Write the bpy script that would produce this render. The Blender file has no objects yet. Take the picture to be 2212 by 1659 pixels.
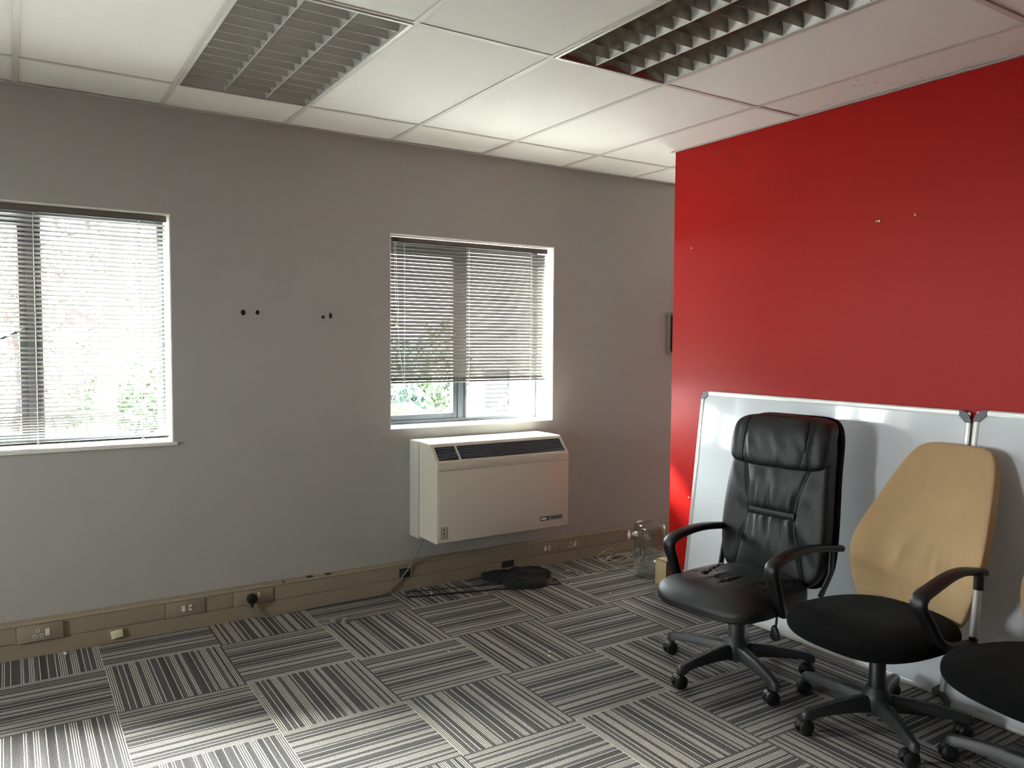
import bpy, bmesh, math, random
from mathutils import Vector, Matrix, Quaternion, noise

S = bpy.context.scene
COL = S.collection
PI = math.pi
R = math.radians
rnd = random.Random(7)

# ------------------------------------------------------------------ camera
F_PX = 1700.48
cam_d = bpy.data.cameras.new('camera')
cam_d.sensor_width = 36.0
cam_d.sensor_fit = 'HORIZONTAL'
cam_d.lens = F_PX / 2212.0 * 36.0
cam_d.clip_start = 0.05
cam_d.clip_end = 500
cam = bpy.data.objects.new('camera', cam_d)
COL.objects.link(cam)
yaw, pitch, roll = 0.569083, -0.053943, 0.006813
f_ = Vector((math.sin(yaw) * math.cos(pitch), math.cos(yaw) * math.cos(pitch), math.sin(pitch)))
r_ = Vector((math.cos(yaw), -math.sin(yaw), 0.0))
u_ = r_.cross(f_)
c_, s_ = math.cos(roll), math.sin(roll)
rr = c_ * r_ + s_ * u_
uu = -s_ * r_ + c_ * u_
M = Matrix((rr, uu, -f_)).transposed().to_4x4()
M.translation = Vector((-0.57966, -4.19577, 1.45749))
cam.matrix_world = M
S.camera = cam

# ------------------------------------------------------------------ sky, sun, exposure
W = bpy.data.worlds.new('sky')
S.world = W
W.use_nodes = True
wn = W.node_tree.nodes
wn['Background'].inputs['Color'].default_value = (0.92, 0.97, 1.0, 1)
wn['Background'].inputs['Strength'].default_value = 1.8
sun_d = bpy.data.lights.new('sun', 'SUN')
sun_d.energy = 4.0
sun_d.angle = R(16)
sun_d.color = (1.0, 0.97, 0.93)
sun = bpy.data.objects.new('sun', sun_d)
COL.objects.link(sun)
sun.location = (-10, 30, 25)
sun.rotation_euler = Vector((1.58, -1.0, -0.90)).to_track_quat('-Z', 'Y').to_euler()


def portal(x, z, w, h, y=0.27, a=-90):
    d = bpy.data.lights.new('window_portal', 'AREA')
    d.shape = 'RECTANGLE'
    d.size, d.size_y = w, h
    d.cycles.is_portal = True
    o = bpy.data.objects.new('window_portal', d)
    COL.objects.link(o)
    o.location = (x, y, z)
    o.rotation_euler = (R(a), 0, 0)
    return o


for px_ in (1.8475, -0.4725, -2.7925, 4.1675):
    portal(px_, 1.52, 1.2, 1.2)
pl = portal(-4.58, 1.507, 0.58, 1.14, -1.675, -90)  # portal at the added side-wall opening
pl.rotation_euler = (R(90), 0, R(-90))

S.view_settings.view_transform = 'Standard'
S.view_settings.look = 'None'
S.view_settings.gamma = 1.0
S.view_settings.exposure = 5.45
S.view_settings.use_curve_mapping = False
cy = S.cycles
cy.use_denoising = True
cy.max_bounces = 12
cy.diffuse_bounces = 7
cy.glossy_bounces = 5
cy.transmission_bounces = 10
cy.transparent_max_bounces = 16
cy.caustics_reflective = False
cy.caustics_refractive = False
cy.sample_clamp_indirect = 6.0


# ------------------------------------------------------------------ materials
def srgb(r, g, b):
    def f(v):
        v /= 255.0
        return v / 12.92 if v <= 0.04045 else ((v + 0.055) / 1.055) ** 2.4
    return (f(r), f(g), f(b), 1.0)


def mat(name, col, rough=0.6, metal=0.0, spec=0.5, coat=0.0, coat_r=0.1, bump=0.0, bscale=200.0, vary=0.0, vscale=3.0,
        sheen=0.0, trans=0.0, alpha=1.0):
    m = bpy.data.materials.new(name)
    m.use_nodes = True
    nt = m.node_tree
    b = nt.nodes['Principled BSDF']
    b.inputs['Base Color'].default_value = col
    b.inputs['Roughness'].default_value = rough
    b.inputs['Metallic'].default_value = metal
    b.inputs['Specular IOR Level'].default_value = spec
    b.inputs['Coat Weight'].default_value = coat
    b.inputs['Coat Roughness'].default_value = coat_r
    b.inputs['Sheen Weight'].default_value = sheen
    b.inputs['Transmission Weight'].default_value = trans
    tc = nt.nodes.new('ShaderNodeTexCoord')
    if bump > 0:
        n = nt.nodes.new('ShaderNodeTexNoise')
        n.inputs['Scale'].default_value = bscale
        n.inputs['Detail'].default_value = 3
        nt.links.new(tc.outputs['Object'], n.inputs['Vector'])
        bp = nt.nodes.new('ShaderNodeBump')
        bp.inputs['Strength'].default_value = bump
        bp.inputs['Distance'].default_value = 0.002
        nt.links.new(n.outputs['Fac'], bp.inputs['Height'])
        nt.links.new(bp.outputs['Normal'], b.inputs['Normal'])
    if vary > 0:
        n2 = nt.nodes.new('ShaderNodeTexNoise')
        n2.inputs['Scale'].default_value = vscale
        n2.inputs['Detail'].default_value = 4
        nt.links.new(tc.outputs['Object'], n2.inputs['Vector'])
        mx = nt.nodes.new('ShaderNodeMix')
        mx.data_type = 'RGBA'
        mx.inputs['A'].default_value = tuple(c * (1 - vary) for c in col[:3]) + (1,)
        mx.inputs['B'].default_value = tuple(min(1, c * (1 + vary)) for c in col[:3]) + (1,)
        nt.links.new(n2.outputs['Fac'], mx.inputs['Factor'])
        nt.links.new(mx.outputs['Result'], b.inputs['Base Color'])
    return m


def glass_mat(name, tint=(0.93, 0.96, 0.95, 1), refl=1.0):
    m = bpy.data.materials.new(name)
    m.use_nodes = True
    nt = m.node_tree
    nt.nodes.clear()
    o = nt.nodes.new('ShaderNodeOutputMaterial')
    t = nt.nodes.new('ShaderNodeBsdfTransparent')
    t.inputs['Color'].default_value = tint
    g = nt.nodes.new('ShaderNodeBsdfGlossy')
    g.inputs['Roughness'].default_value = 0.02
    lw = nt.nodes.new('ShaderNodeLayerWeight')
    p5 = nt.nodes.new('ShaderNodeMath')
    p5.operation = 'POWER'
    p5.inputs[1].default_value = 5.0
    nt.links.new(lw.outputs['Facing'], p5.inputs[0])
    mu = nt.nodes.new('ShaderNodeMath')
    mu.operation = 'MULTIPLY_ADD'
    mu.inputs[1].default_value = 0.9 * refl
    mu.inputs[2].default_value = 0.04 * refl
    mu.use_clamp = True
    nt.links.new(p5.outputs[0], mu.inputs[0])
    mx = nt.nodes.new('ShaderNodeMixShader')
    nt.links.new(mu.outputs[0], mx.inputs[0])
    nt.links.new(t.outputs[0], mx.inputs[1])
    nt.links.new(g.outputs[0], mx.inputs[2])
    nt.links.new(mx.outputs[0], o.inputs['Surface'])
    return m


def carpet_mat(name, mixed=False):
    """Grey loop carpet: fine cream lines in groups, running along local Y of each tile."""
    m = bpy.data.materials.new(name)
    m.use_nodes = True
    nt = m.node_tree
    N, L = nt.nodes.new, nt.links.new
    b = nt.nodes['Principled BSDF']
    b.inputs['Roughness'].default_value = 0.95
    b.inputs['Specular IOR Level'].default_value = 0.15
    tc = N('ShaderNodeTexCoord')
    # slight wobble of the yarn rows
    wob = N('ShaderNodeTexNoise')
    wob.inputs['Scale'].default_value = 45
    L(tc.outputs['Object'], wob.inputs['Vector'])
    sp = N('ShaderNodeSeparateXYZ')
    L(tc.outputs['Object'], sp.inputs[0])
    w1 = N('ShaderNodeMath'); w1.operation = 'MULTIPLY_ADD'
    w1.inputs[1].default_value = 0.0016
    L(wob.outputs['Fac'], w1.inputs[0])
    L(sp.outputs['X'], w1.inputs[2])
    n_rows = 64
    mr = N('ShaderNodeMapRange')
    mr.inputs['From Min'].default_value = -0.2478 + 0.0008
    mr.inputs['From Max'].default_value = 0.2478 + 0.0008
    L(w1.outputs[0], mr.inputs['Value'])
    ramp = N('ShaderNodeValToRGB')
    ramp.color_ramp.interpolation = 'CONSTANT'
    groups = [(0, 4), (6, 1), (9, 1), (12, 4), (18, 4), (23, 1), (27, 1), (31, 1), (34, 3), (39, 2), (45, 1), (48, 2), (51, 4), (57, 2), (60, 3)]
    el = ramp.color_ramp.elements
    el[0].position = 0.0
    el[0].color = (1, 1, 1, 1)
    el[1].position = groups[0][1] / n_rows
    el[1].color = (0, 0, 0, 1)
    for a, ln in groups[1:]:
        e = el.new(a / n_rows); e.color = (1, 1, 1, 1)
        e = el.new(min(0.999, (a + ln) / n_rows)); e.color = (0, 0, 0, 1)
    L(mr.outputs['Result'], ramp.inputs['Fac'])
    fr = N('ShaderNodeMath'); fr.operation = 'MULTIPLY'
    fr.inputs[1].default_value = n_rows * 2 * PI
    L(mr.outputs['Result'], fr.inputs[0])
    sn = N('ShaderNodeMath'); sn.operation = 'SINE'
    L(fr.outputs[0], sn.inputs[0])
    th = N('ShaderNodeMapRange')
    th.inputs['From Min'].default_value = 0.0
    th.inputs['From Max'].default_value = 0.55
    L(sn.outputs[0], th.inputs['Value'])
    mk = N('ShaderNodeMath'); mk.operation = 'MULTIPLY'
    L(ramp.outputs['Color'], mk.inputs[0])
    L(th.outputs['Result'], mk.inputs[1])
    # broken yarn: the light rows come and go a little along their length
    brk = N('ShaderNodeTexNoise')
    brk.inputs['Scale'].default_value = 330
    brk.inputs['Detail'].default_value = 2
    L(tc.outputs['Object'], brk.inputs['Vector'])
    br = N('ShaderNodeMapRange')
    br.inputs['From Min'].default_value = 0.30
    br.inputs['From Max'].default_value = 0.52
    br.inputs['To Min'].default_value = 0.25
    L(brk.outputs['Fac'], br.inputs['Value'])
    mk2 = N('ShaderNodeMath'); mk2.operation = 'MULTIPLY'
    L(mk.outputs[0], mk2.inputs[0]); L(br.outputs['Result'], mk2.inputs[1])
    pile = N('ShaderNodeTexNoise')
    pile.inputs['Scale'].default_value = 260
    pile.inputs['Detail'].default_value = 3
    L(tc.outputs['Object'], pile.inputs['Vector'])
    base = N('ShaderNodeMix'); base.data_type = 'RGBA'
    base.inputs['A'].default_value = srgb(40, 39, 40)
    base.inputs['B'].default_value = srgb(112, 110, 110)
    pr = N('ShaderNodeMapRange')
    pr.inputs['From Min'].default_value = 0.33
    pr.inputs['From Max'].default_value = 0.72
    L(pile.outputs['Fac'], pr.inputs['Value'])
    L(pr.outputs['Result'], base.inputs['Factor'])
    # heathered lighter rows beside the cream lines
    ht = N('ShaderNodeTexNoise'); ht.noise_dimensions = '1D'
    ht.inputs['Scale'].default_value = 26
    ht.inputs['Detail'].default_value = 1
    L(w1.outputs[0], ht.inputs['W'])
    hr = N('ShaderNodeMapRange')
    hr.inputs['From Min'].default_value = 0.35; hr.inputs['From Max'].default_value = 0.65
    hr.inputs['To Min'].default_value = 0.75; hr.inputs['To Max'].default_value = 1.35
    L(ht.outputs['Fac'], hr.inputs['Value'])
    bm_ = N('ShaderNodeMix'); bm_.data_type = 'RGBA'; bm_.blend_type = 'MULTIPLY'
    bm_.inputs['Factor'].default_value = 1
    L(base.outputs['Result'], bm_.inputs['A']); L(hr.outputs['Result'], bm_.inputs['B'])
    fin = N('ShaderNodeMix'); fin.data_type = 'RGBA'
    fin.inputs['B'].default_value = srgb(216, 211, 198)
    L(mk2.outputs[0], fin.inputs['Factor'])
    L(bm_.outputs['Result'], fin.inputs['A'])
    L(fin.outputs['Result'], b.inputs['Base Color'])
    ad = N('ShaderNodeMath'); ad.operation = 'MULTIPLY_ADD'
    ad.inputs[1].default_value = 0.7
    L(pile.outputs['Fac'], ad.inputs[0]); L(mk.outputs[0], ad.inputs[2])
    bp = N('ShaderNodeBump')
    bp.inputs['Strength'].default_value = 0.55
    bp.inputs['Distance'].default_value = 0.003
    L(ad.outputs[0], bp.inputs['Height'])
    L(bp.outputs['Normal'], b.inputs['Normal'])
    return m


def scuffed_tile_mat(name, base, dark, thresh):
    """Ceiling tile with a few dark scuff marks of their own."""
    m = mat(name, base, 0.9, bump=0.25, bscale=240)
    nt = m.node_tree
    N, L = nt.nodes.new, nt.links.new
    b = nt.nodes['Principled BSDF']
    tc = N('ShaderNodeTexCoord')
    mp = N('ShaderNodeMapping')
    mp.inputs['Scale'].default_value = (9, 26, 1)
    mp.inputs['Rotation'].default_value = (0, 0, 0.35)
    L(tc.outputs['Object'], mp.inputs['Vector'])
    n = N('ShaderNodeTexNoise'); n.inputs['Scale'].default_value = 2.2; n.inputs['Detail'].default_value = 3
    L(mp.outputs[0], n.inputs['Vector'])
    n2 = N('ShaderNodeTexNoise'); n2.inputs['Scale'].default_value = 4.5; n2.inputs['Detail'].default_value = 1
    L(tc.outputs['Object'], n2.inputs['Vector'])
    a = N('ShaderNodeMapRange')
    a.inputs['From Min'].default_value = thresh; a.inputs['From Max'].default_value = thresh + 0.05
    L(n.outputs['Fac'], a.inputs['Value'])
    c = N('ShaderNodeMapRange')
    c.inputs['From Min'].default_value = 0.52; c.inputs['From Max'].default_value = 0.62
    L(n2.outputs['Fac'], c.inputs['Value'])
    k = N('ShaderNodeMath'); k.operation = 'MULTIPLY'
    L(a.outputs['Result'], k.inputs[0]); L(c.outputs['Result'], k.inputs[1])
    mx = N('ShaderNodeMix'); mx.data_type = 'RGBA'
    mx.inputs['A'].default_value = base; mx.inputs['B'].default_value = dark
    L(k.outputs[0], mx.inputs['Factor'])
    L(mx.outputs['Result'], b.inputs['Base Color'])
    return m


def rib_fabric(name, col):
    m = mat(name, col, 0.9, spec=0.2, sheen=0.25, vary=0.10, vscale=9)
    nt = m.node_tree
    N, L = nt.nodes.new, nt.links.new
    b = nt.nodes['Principled BSDF']
    tc = N('ShaderNodeTexCoord')
    wv = N('ShaderNodeTexWave'); wv.wave_type = 'BANDS'; wv.bands_direction = 'Y'
    wv.inputs['Scale'].default_value = 55; wv.inputs['Distortion'].default_value = 0.4
    L(tc.outputs['Object'], wv.inputs['Vector'])
    wz = N('ShaderNodeTexWave'); wz.wave_type = 'BANDS'; wz.bands_direction = 'Z'
    wz.inputs['Scale'].default_value = 75
    L(tc.outputs['Object'], wz.inputs['Vector'])
    ad = N('ShaderNodeMath'); ad.operation = 'MULTIPLY_ADD'; ad.inputs[1].default_value = 0.5
    L(wz.outputs['Fac'], ad.inputs[0]); L(wv.outputs['Fac'], ad.inputs[2])
    bp = N('ShaderNodeBump'); bp.inputs['Strength'].default_value = 0.28; bp.inputs['Distance'].default_value = 0.0015
    L(ad.outputs[0], bp.inputs['Height']); L(bp.outputs['Normal'], b.inputs['Normal'])
    return m


MT = dict(
    wall=mat('grey_wall_paint', srgb(168, 166, 162), 0.75, spec=0.3, bump=0.35, bscale=130, vary=0.03, vscale=1.3),
    reveal=mat('white_reveal_paint', srgb(222, 220, 212), 0.6, bump=0.2, bscale=130),
    red=mat('red_wall_paint', srgb(163, 14, 9), 0.46, spec=0.2, bump=0.3, bscale=120, vary=0.05, vscale=1.1),
    beige_wall=mat('beige_wall_paint', srgb(150, 146, 138), 0.8),
    ceiling=mat('ceiling_tile_white', srgb(228, 226, 220), 0.92, spec=0.2, bump=0.25, bscale=240, vary=0.015, vscale=2),
    scuff=scuffed_tile_mat('ceiling_tile_scuffed', srgb(227, 225, 219), srgb(214, 206, 196), 0.63),
    stain=scuffed_tile_mat('ceiling_tile_stained', srgb(225, 221, 214), srgb(200, 180, 164), 0.60),
    tee=mat('grid_enamel', srgb(198, 192, 184), 0.5),
    plenum=mat('plenum_dark', srgb(60, 58, 55), 0.9),
    carpet=carpet_mat('striped_carpet'),
    subfloor=mat('carpet_base', srgb(92, 90, 88), 0.95, bump=0.4, bscale=300),
    skirt=mat('beige_trunking', srgb(146, 134, 112), 0.5, vary=0.03, vscale=4, bump=0.05, bscale=60),
    skirt_dark=mat('trunking_dark', srgb(38, 35, 32), 0.8),
    lip=mat('trunking_lip', srgb(132, 120, 100), 0.45),
    frame=mat('grey_aluminium', srgb(62, 68, 74), 0.5, metal=0.2),
    slat=mat('brown_beige_slat', srgb(70, 62, 56), 0.45),
    cord=mat('blind_cord', srgb(226, 220, 206), 0.7),
    rail=mat('brown_headrail', srgb(104, 97, 90), 0.5),
    glass=glass_mat('window_glass'),
    ac=mat('cream_enamel', srgb(200, 193, 176), 0.45, bump=0.05, bscale=400),
    ac_side=mat('cream_enamel_back', srgb(184, 183, 172), 0.5),
    grille=mat('dark_grille', srgb(92, 96, 106), 0.3, metal=0.6),
    black_hole=mat('black_void', srgb(14, 14, 15), 0.9),
    black_plastic=mat('black_plastic', srgb(20, 20, 21), 0.42, spec=0.5, bump=0.15, bscale=700),
    base_plastic=mat('charcoal_plastic', srgb(40, 41, 42), 0.45, spec=0.5, bump=0.15, bscale=700),
    leather=mat('black_leather', srgb(21, 21, 22), 0.46, spec=0.45, bump=0.35, bscale=420),
    seam=mat('leather_seam', srgb(18, 18, 18), 0.6),
    black_fabric=mat('black_fabric', srgb(13, 13, 13), 0.95, spec=0.08, bump=0.5, bscale=700, sheen=0.03),
    tan=rib_fabric('tan_rib_fabric', srgb(186, 156, 116)),
    chrome=mat('satin_chrome', srgb(232, 228, 226), 0.3, metal=0.6),
    white_plastic=mat('white_plastic', srgb(226, 222, 212), 0.4),
    board=mat('whiteboard_enamel', srgb(216, 219, 223), 0.09, spec=0.6, coat=0.6, coat_r=0.03),
    alu=mat('board_aluminium', srgb(206, 206, 200), 0.4, metal=0.45),
    corner=mat('grey_corner_plastic', srgb(94, 94, 97), 0.5),
    louvre=mat('louvre_aluminium', srgb(196, 194, 188), 0.5, metal=0.5),
    louvre_bright=mat('louvre_reflection_light', srgb(246, 244, 240), 0.42, metal=0.55),  # whitened so the reflectors seem to catch window light
    louvre_dark=mat('louvre_reflection_dark', srgb(132, 125, 116), 0.24, metal=0.8),  # same aluminium, darkened as if mirroring the dim room
    tube=mat('lamp_tube_white', srgb(228, 228, 224), 0.3),
    housing=mat('fixture_white', srgb(206, 204, 198), 0.5),
    cable=mat('grey_cable', srgb(120, 116, 106), 0.55),
    cable_white=mat('cream_cable', srgb(160, 150, 130), 0.55),
    card=mat('cardboard', srgb(178, 160, 122), 0.85, vary=0.06, vscale=14),
    card_dark=mat('cardboard_edge', srgb(120, 98, 62), 0.9),
    paper=mat('pale_paper', srgb(222, 214, 180), 0.9),
    scrap=mat('white_scrap', srgb(214, 212, 206), 0.9),
    cloth=mat('black_cloth', srgb(24, 26, 27), 0.95, bump=0.4, bscale=300),
    red_plastic=mat('red_plastic', srgb(176, 52, 34), 0.4),
    jar=glass_mat('jar_glass', (0.90, 0.92, 0.91, 1), 2.2),
    clip=mat('clear_grey_plastic', srgb(120, 124, 120), 0.3),
    pictureglass=mat('dark_picture', srgb(12, 11, 12), 0.15),
    brass=mat('screw_brass', srgb(196, 160, 120), 0.35, metal=0.6),
    hole=mat('plaster_hole', srgb(30, 28, 26), 0.95),
    ground=mat('pale_paving', srgb(116, 115, 113), 0.9, vary=0.08, vscale=0.6),
    render_wall=mat('sunlit_render', srgb(240, 236, 226), 0.9),
    louvre_wood=mat('weathered_slats', srgb(32, 32, 33), 0.8),
    rail_metal=mat('railing_metal', srgb(22, 22, 24), 0.5),
    leaf=mat('green_leaf', srgb(46, 60, 36), 0.6, vary=0.3, vscale=2),
    leaf_blue=mat('blue_green_leaf', srgb(40, 58, 48), 0.6, vary=0.3, vscale=2),
    leaf_yellow=mat('yellow_green_frond', srgb(74, 78, 36), 0.6, vary=0.2, vscale=2),
    leaf_pink=mat('dry_pinkish_leaf', srgb(62, 48, 44), 0.7, vary=0.25, vscale=2),
    bark=mat('grey_bark', srgb(34, 30, 31), 0.9, bump=0.8, bscale=14, vary=0.2, vscale=6),
    roof=mat('clay_roof', srgb(172, 128, 100), 0.8),
)


# ------------------------------------------------------------------ mesh helpers
def finish(name, bm, m, parent=None, loc=(0, 0, 0), rot=(0, 0, 0), smooth=None, recalc=True):
    if recalc:
        bmesh.ops.recalc_face_normals(bm, faces=bm.faces)
    me = bpy.data.meshes.new(name)
    bm.to_mesh(me)
    bm.free()
    if m is not None:
        for x in (m if isinstance(m, (list, tuple)) else [m]):
            me.materials.append(x)
    if smooth is not None:
        for p in me.polygons:
            p.use_smooth = True
        me.set_sharp_from_angle(angle=R(smooth))
    o = bpy.data.objects.new(name, me)
    COL.objects.link(o)
    if parent is not None:
        o.parent = parent
    o.location = loc
    o.rotation_euler = rot
    return o


def inst(o, name, parent, loc=None, rot=None):
    c = o.copy()
    c.name = name
    COL.objects.link(c)
    c.parent = parent
    if loc is not None:
        c.location = loc
    if rot is not None:
        c.rotation_euler = rot
    return c


def tag(o, label, cat, group=None):
    o['label'] = label
    o['category'] = cat
    if group:
        o['group'] = group
    return o


def thing(name, label, cat, loc=(0, 0, 0), rz=0.0, group=None):
    o = bpy.data.objects.new(name, None)
    o.empty_display_size = 0.1
    COL.objects.link(o)
    o.location = loc
    o.rotation_euler = (0, 0, rz)
    return tag(o, label, cat, group)


def struct(o):
    o['kind'] = 'structure'
    return o


def BM():
    return bmesh.new()


def box(bm, x0, x1, y0, y1, z0, z1, bev=0.0, seg=2):
    v = [bm.verts.new(p) for p in ((x0, y0, z0), (x1, y0, z0), (x1, y1, z0), (x0, y1, z0),
                                   (x0, y0, z1), (x1, y0, z1), (x1, y1, z1), (x0, y1, z1))]
    fs = [bm.faces.new([v[i] for i in q]) for q in ((3, 2, 1, 0), (4, 5, 6, 7), (0, 1, 5, 4), (1, 2, 6, 5), (2, 3, 7, 6), (3, 0, 4, 7))]
    if bev > 0:
        es = list({e for f in fs for e in f.edges})
        bmesh.ops.bevel(bm, geom=es, offset=bev, segments=seg, profile=0.5, affect='EDGES')


def prism(bm, pts, axis, a, b):
    """Extrude the 2D outline pts along axis (0 = x: pts are (y,z); 1 = y: (x,z); 2 = z: (x,y)) from a to b."""
    def mk(p, t):
        if axis == 0:
            return (t, p[0], p[1])
        if axis == 1:
            return (p[0], t, p[1])
        return (p[0], p[1], t)
    va = [bm.verts.new(mk(p, a)) for p in pts]
    vb = [bm.verts.new(mk(p, b)) for p in pts]
    n = len(pts)
    bm.faces.new(va)
    bm.faces.new(list(reversed(vb)))
    for i in range(n):
        j = (i + 1) % n
        bm.faces.new((va[i], vb[i], vb[j], va[j]))


def loft(bm, rings, cap=True, closed=True):
    vs = [[bm.verts.new(p) for p in r] for r in rings]
    n = len(vs[0])
    for i in range(len(vs) - 1):
        for j in range(n if closed else n - 1):
            k = (j + 1) % n
            bm.faces.new((vs[i][j], vs[i][k], vs[i + 1][k], vs[i + 1][j]))
    if cap:
        bm.faces.new(list(reversed(vs[0])))
        bm.faces.new(vs[-1])


def lathe(bm, prof, n=24, c=(0, 0, 0), axis=2, cap=True):
    rings = []
    for r, h in prof:
        ring = []
        for k in range(n):
            a = 2 * PI * k / n
            x, y = r * math.cos(a), r * math.sin(a)
            p = (x, y, h) if axis == 2 else ((x, h, y) if axis == 1 else (h, x, y))
            ring.append((c[0] + p[0], c[1] + p[1], c[2] + p[2]))
        rings.append(ring)
    loft(bm, rings, cap)


def smooth_path(pts, k=6, closed=False):
    P = [Vector(p) for p in pts]
    out = []
    n = len(P)
    for i in range(n if closed else n - 1):
        if closed:
            p0, p1, p2, p3 = P[i - 1], P[i], P[(i + 1) % n], P[(i + 2) % n]
        else:
            p0 = P[max(0, i - 1)]; p1 = P[i]; p2 = P[i + 1]; p3 = P[min(n - 1, i + 2)]
        for s in range(k):
            t = s / k
            out.append(0.5 * ((2 * p1) + (-p0 + p2) * t + (2 * p0 - 5 * p1 + 4 * p2 - p3) * t * t + (-p0 + 3 * p1 - 3 * p2 + p3) * t ** 3))
    if not closed:
        out.append(P[-1])
    return out


def sweep(bm, path, a, b=None, n=8, side=None, power=2.0, cap=True):
    """Sweep an oval (half width a along side, half height b) along path; a, b may be functions of t in 0..1."""
    if b is None:
        b = a
    fa = a if callable(a) else (lambda t: a)
    fb = b if callable(b) else (lambda t: b)
    P = [Vector(p) for p in path]
    m = len(P)
    rings = []
    sd = None
    for i in range(m):
        tn = (P[min(m - 1, i + 1)] - P[max(0, i - 1)]).normalized()
        if side is not None:
            s = Vector(side)
        else:
            if sd is None:
                s = tn.orthogonal()
            else:
                s = sd
        s = (s - tn * s.dot(tn)).normalized()
        sd = s
        nn = tn.cross(s)
        t = i / (m - 1)
        ring = []
        for k in range(n):
            an = 2 * PI * (k + 0.5) / n
            ca, sa = math.cos(an), math.sin(an)
            ca = math.copysign(abs(ca) ** (2 / power), ca)
            sa = math.copysign(abs(sa) ** (2 / power), sa)
            ring.append(P[i] + s * (fa(t) * ca) + nn * (fb(t) * sa))
        rings.append(ring)
    loft(bm, rings, cap)


def puff(bm, h, p=5.0, n=16, deform=None, c=(0, 0, 0)):
    """A rounded cushion: a cube grid pushed to a superellipsoid of power p with half sizes h, then deformed."""
    b2 = bmesh.new()
    bmesh.ops.create_cube(b2, size=2.0)
    bmesh.ops.subdivide_edges(b2, edges=b2.edges[:], cuts=n, use_grid_fill=True)
    ids = {}
    for v in b2.verts:
        q = v.co
        # ease the grid outward so the rounded rims get enough rows
        q = Vector([math.sin(k * PI / 2 * 0.98) / math.sin(PI / 2 * 0.98) if abs(k) < 1 else k for k in q])
        d = (abs(q.x) ** p + abs(q.y) ** p + abs(q.z) ** p) ** (1 / p)
        w = Vector((q.x / d, q.y / d, q.z / d))
        pos = Vector((w.x * h[0], w.y * h[1], w.z * h[2]))
        if deform:
            pos = deform(pos, w)
        ids[v.index] = bm.verts.new(pos + Vector(c))
    for f in b2.faces:
        bm.faces.new([ids[v.index] for v in f.verts])
    b2.free()


def interp(xs, ys, x):
    """smooth curve through the points (cubic Hermite with averaged slopes)"""
    n = len(xs)
    if x <= xs[0]:
        return ys[0]
    if x >= xs[-1]:
        return ys[-1]
    i = 0
    while x > xs[i + 1]:
        i += 1

    def slope(k):
        if k == 0:
            return (ys[1] - ys[0]) / (xs[1] - xs[0])
        if k == n - 1:
            return (ys[-1] - ys[-2]) / (xs[-1] - xs[-2])
        return (ys[k + 1] - ys[k - 1]) / (xs[k + 1] - xs[k - 1])
    h = xs[i + 1] - xs[i]
    t = (x - xs[i]) / h
    m0, m1 = slope(i) * h, slope(i + 1) * h
    t2, t3 = t * t, t * t * t
    return (2 * t3 - 3 * t2 + 1) * ys[i] + (t3 - 2 * t2 + t) * m0 + (-2 * t3 + 3 * t2) * ys[i + 1] + (t3 - t2) * m1


def gauss(x, s):
    return math.exp(-(x / s) ** 2)


# ------------------------------------------------------------------ room dimensions (metres)
H = 2.587
XR = 2.7895          # face of the red wall
YR = -0.716          # its free end
XL, YB, XE = -4.4, -6.6, 5.6
WIN = [  # x0, x1 of the openings in the window wall
    (-3.37, -2.215), (-1.05, 0.105), (1.27, 2.425), (3.59, 4.745)]
WZ0, WZ1 = 0.942, 2.072

# window wall: piers and the bands above and below the openings, one mesh
bm = BM()
xs = [XL - 0.2] + [v for w in WIN for v in w] + [XE + 0.2]
for i in range(0, len(xs), 2):
    box(bm, xs[i], xs[i + 1], 0.0, 0.30, -0.2, H + 0.35)
for x0, x1 in WIN:
    box(bm, x0, x1, 0.0, 0.30, -0.2, WZ0)
    box(bm, x0, x1, 0.0, 0.30, WZ1, H + 0.35)
bmesh.ops.remove_doubles(bm, verts=bm.verts, dist=1e-5)
wall_back = struct(finish('wall_back', bm, MT['wall']))
# painted reveals lining each opening (jambs and head), thin boards of plaster
for x0, x1 in WIN:
    bm = BM()
    box(bm, x0 - 0.0005, x0 + 0.006, 0.001, 0.19, WZ0, WZ1)
    box(bm, x1 - 0.006, x1 + 0.0005, 0.001, 0.19, WZ0, WZ1)
    box(bm, x0 + 0.006, x1 - 0.006, 0.001, 0.19, WZ1 - 0.006, WZ1 + 0.0005)
    o = finish('reveal_lining', bm, MT['reveal'], wall_back)

bm = BM(); box(bm, XR, XR + 0.11, YB, YR, 0, H - 0.002, 0.002)
wall_right = struct(finish('wall_right', bm, MT['red']))
bm = BM()
FILL_OPENING = (-1.95, -1.40)      # added unseen opening in the side wall, lets in fill light
for a, b in ((YB, FILL_OPENING[0]), (FILL_OPENING[1], 0.0)):
    box(bm, XL - 0.2, XL, a, b, -0.2, H + 0.35)
box(bm, XL - 0.2, XL, FILL_OPENING[0], FILL_OPENING[1], -0.2, 0.942)
box(bm, XL - 0.2, XL, FILL_OPENING[0], FILL_OPENING[1], 2.072, H + 0.35)
wall_left = struct(finish('wall_left', bm, MT['beige_wall']))
bm = BM(); box(bm, XL - 0.2, XE + 0.2, YB - 0.2, YB, -0.2, H + 0.35)
wall_front = struct(finish('wall_front', bm, MT['beige_wall']))
bm = BM(); box(bm, XE, XE + 0.2, YB, 0.0, -0.2, H + 0.35)
wall_east = struct(finish('wall_east', bm, MT['beige_wall']))

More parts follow.
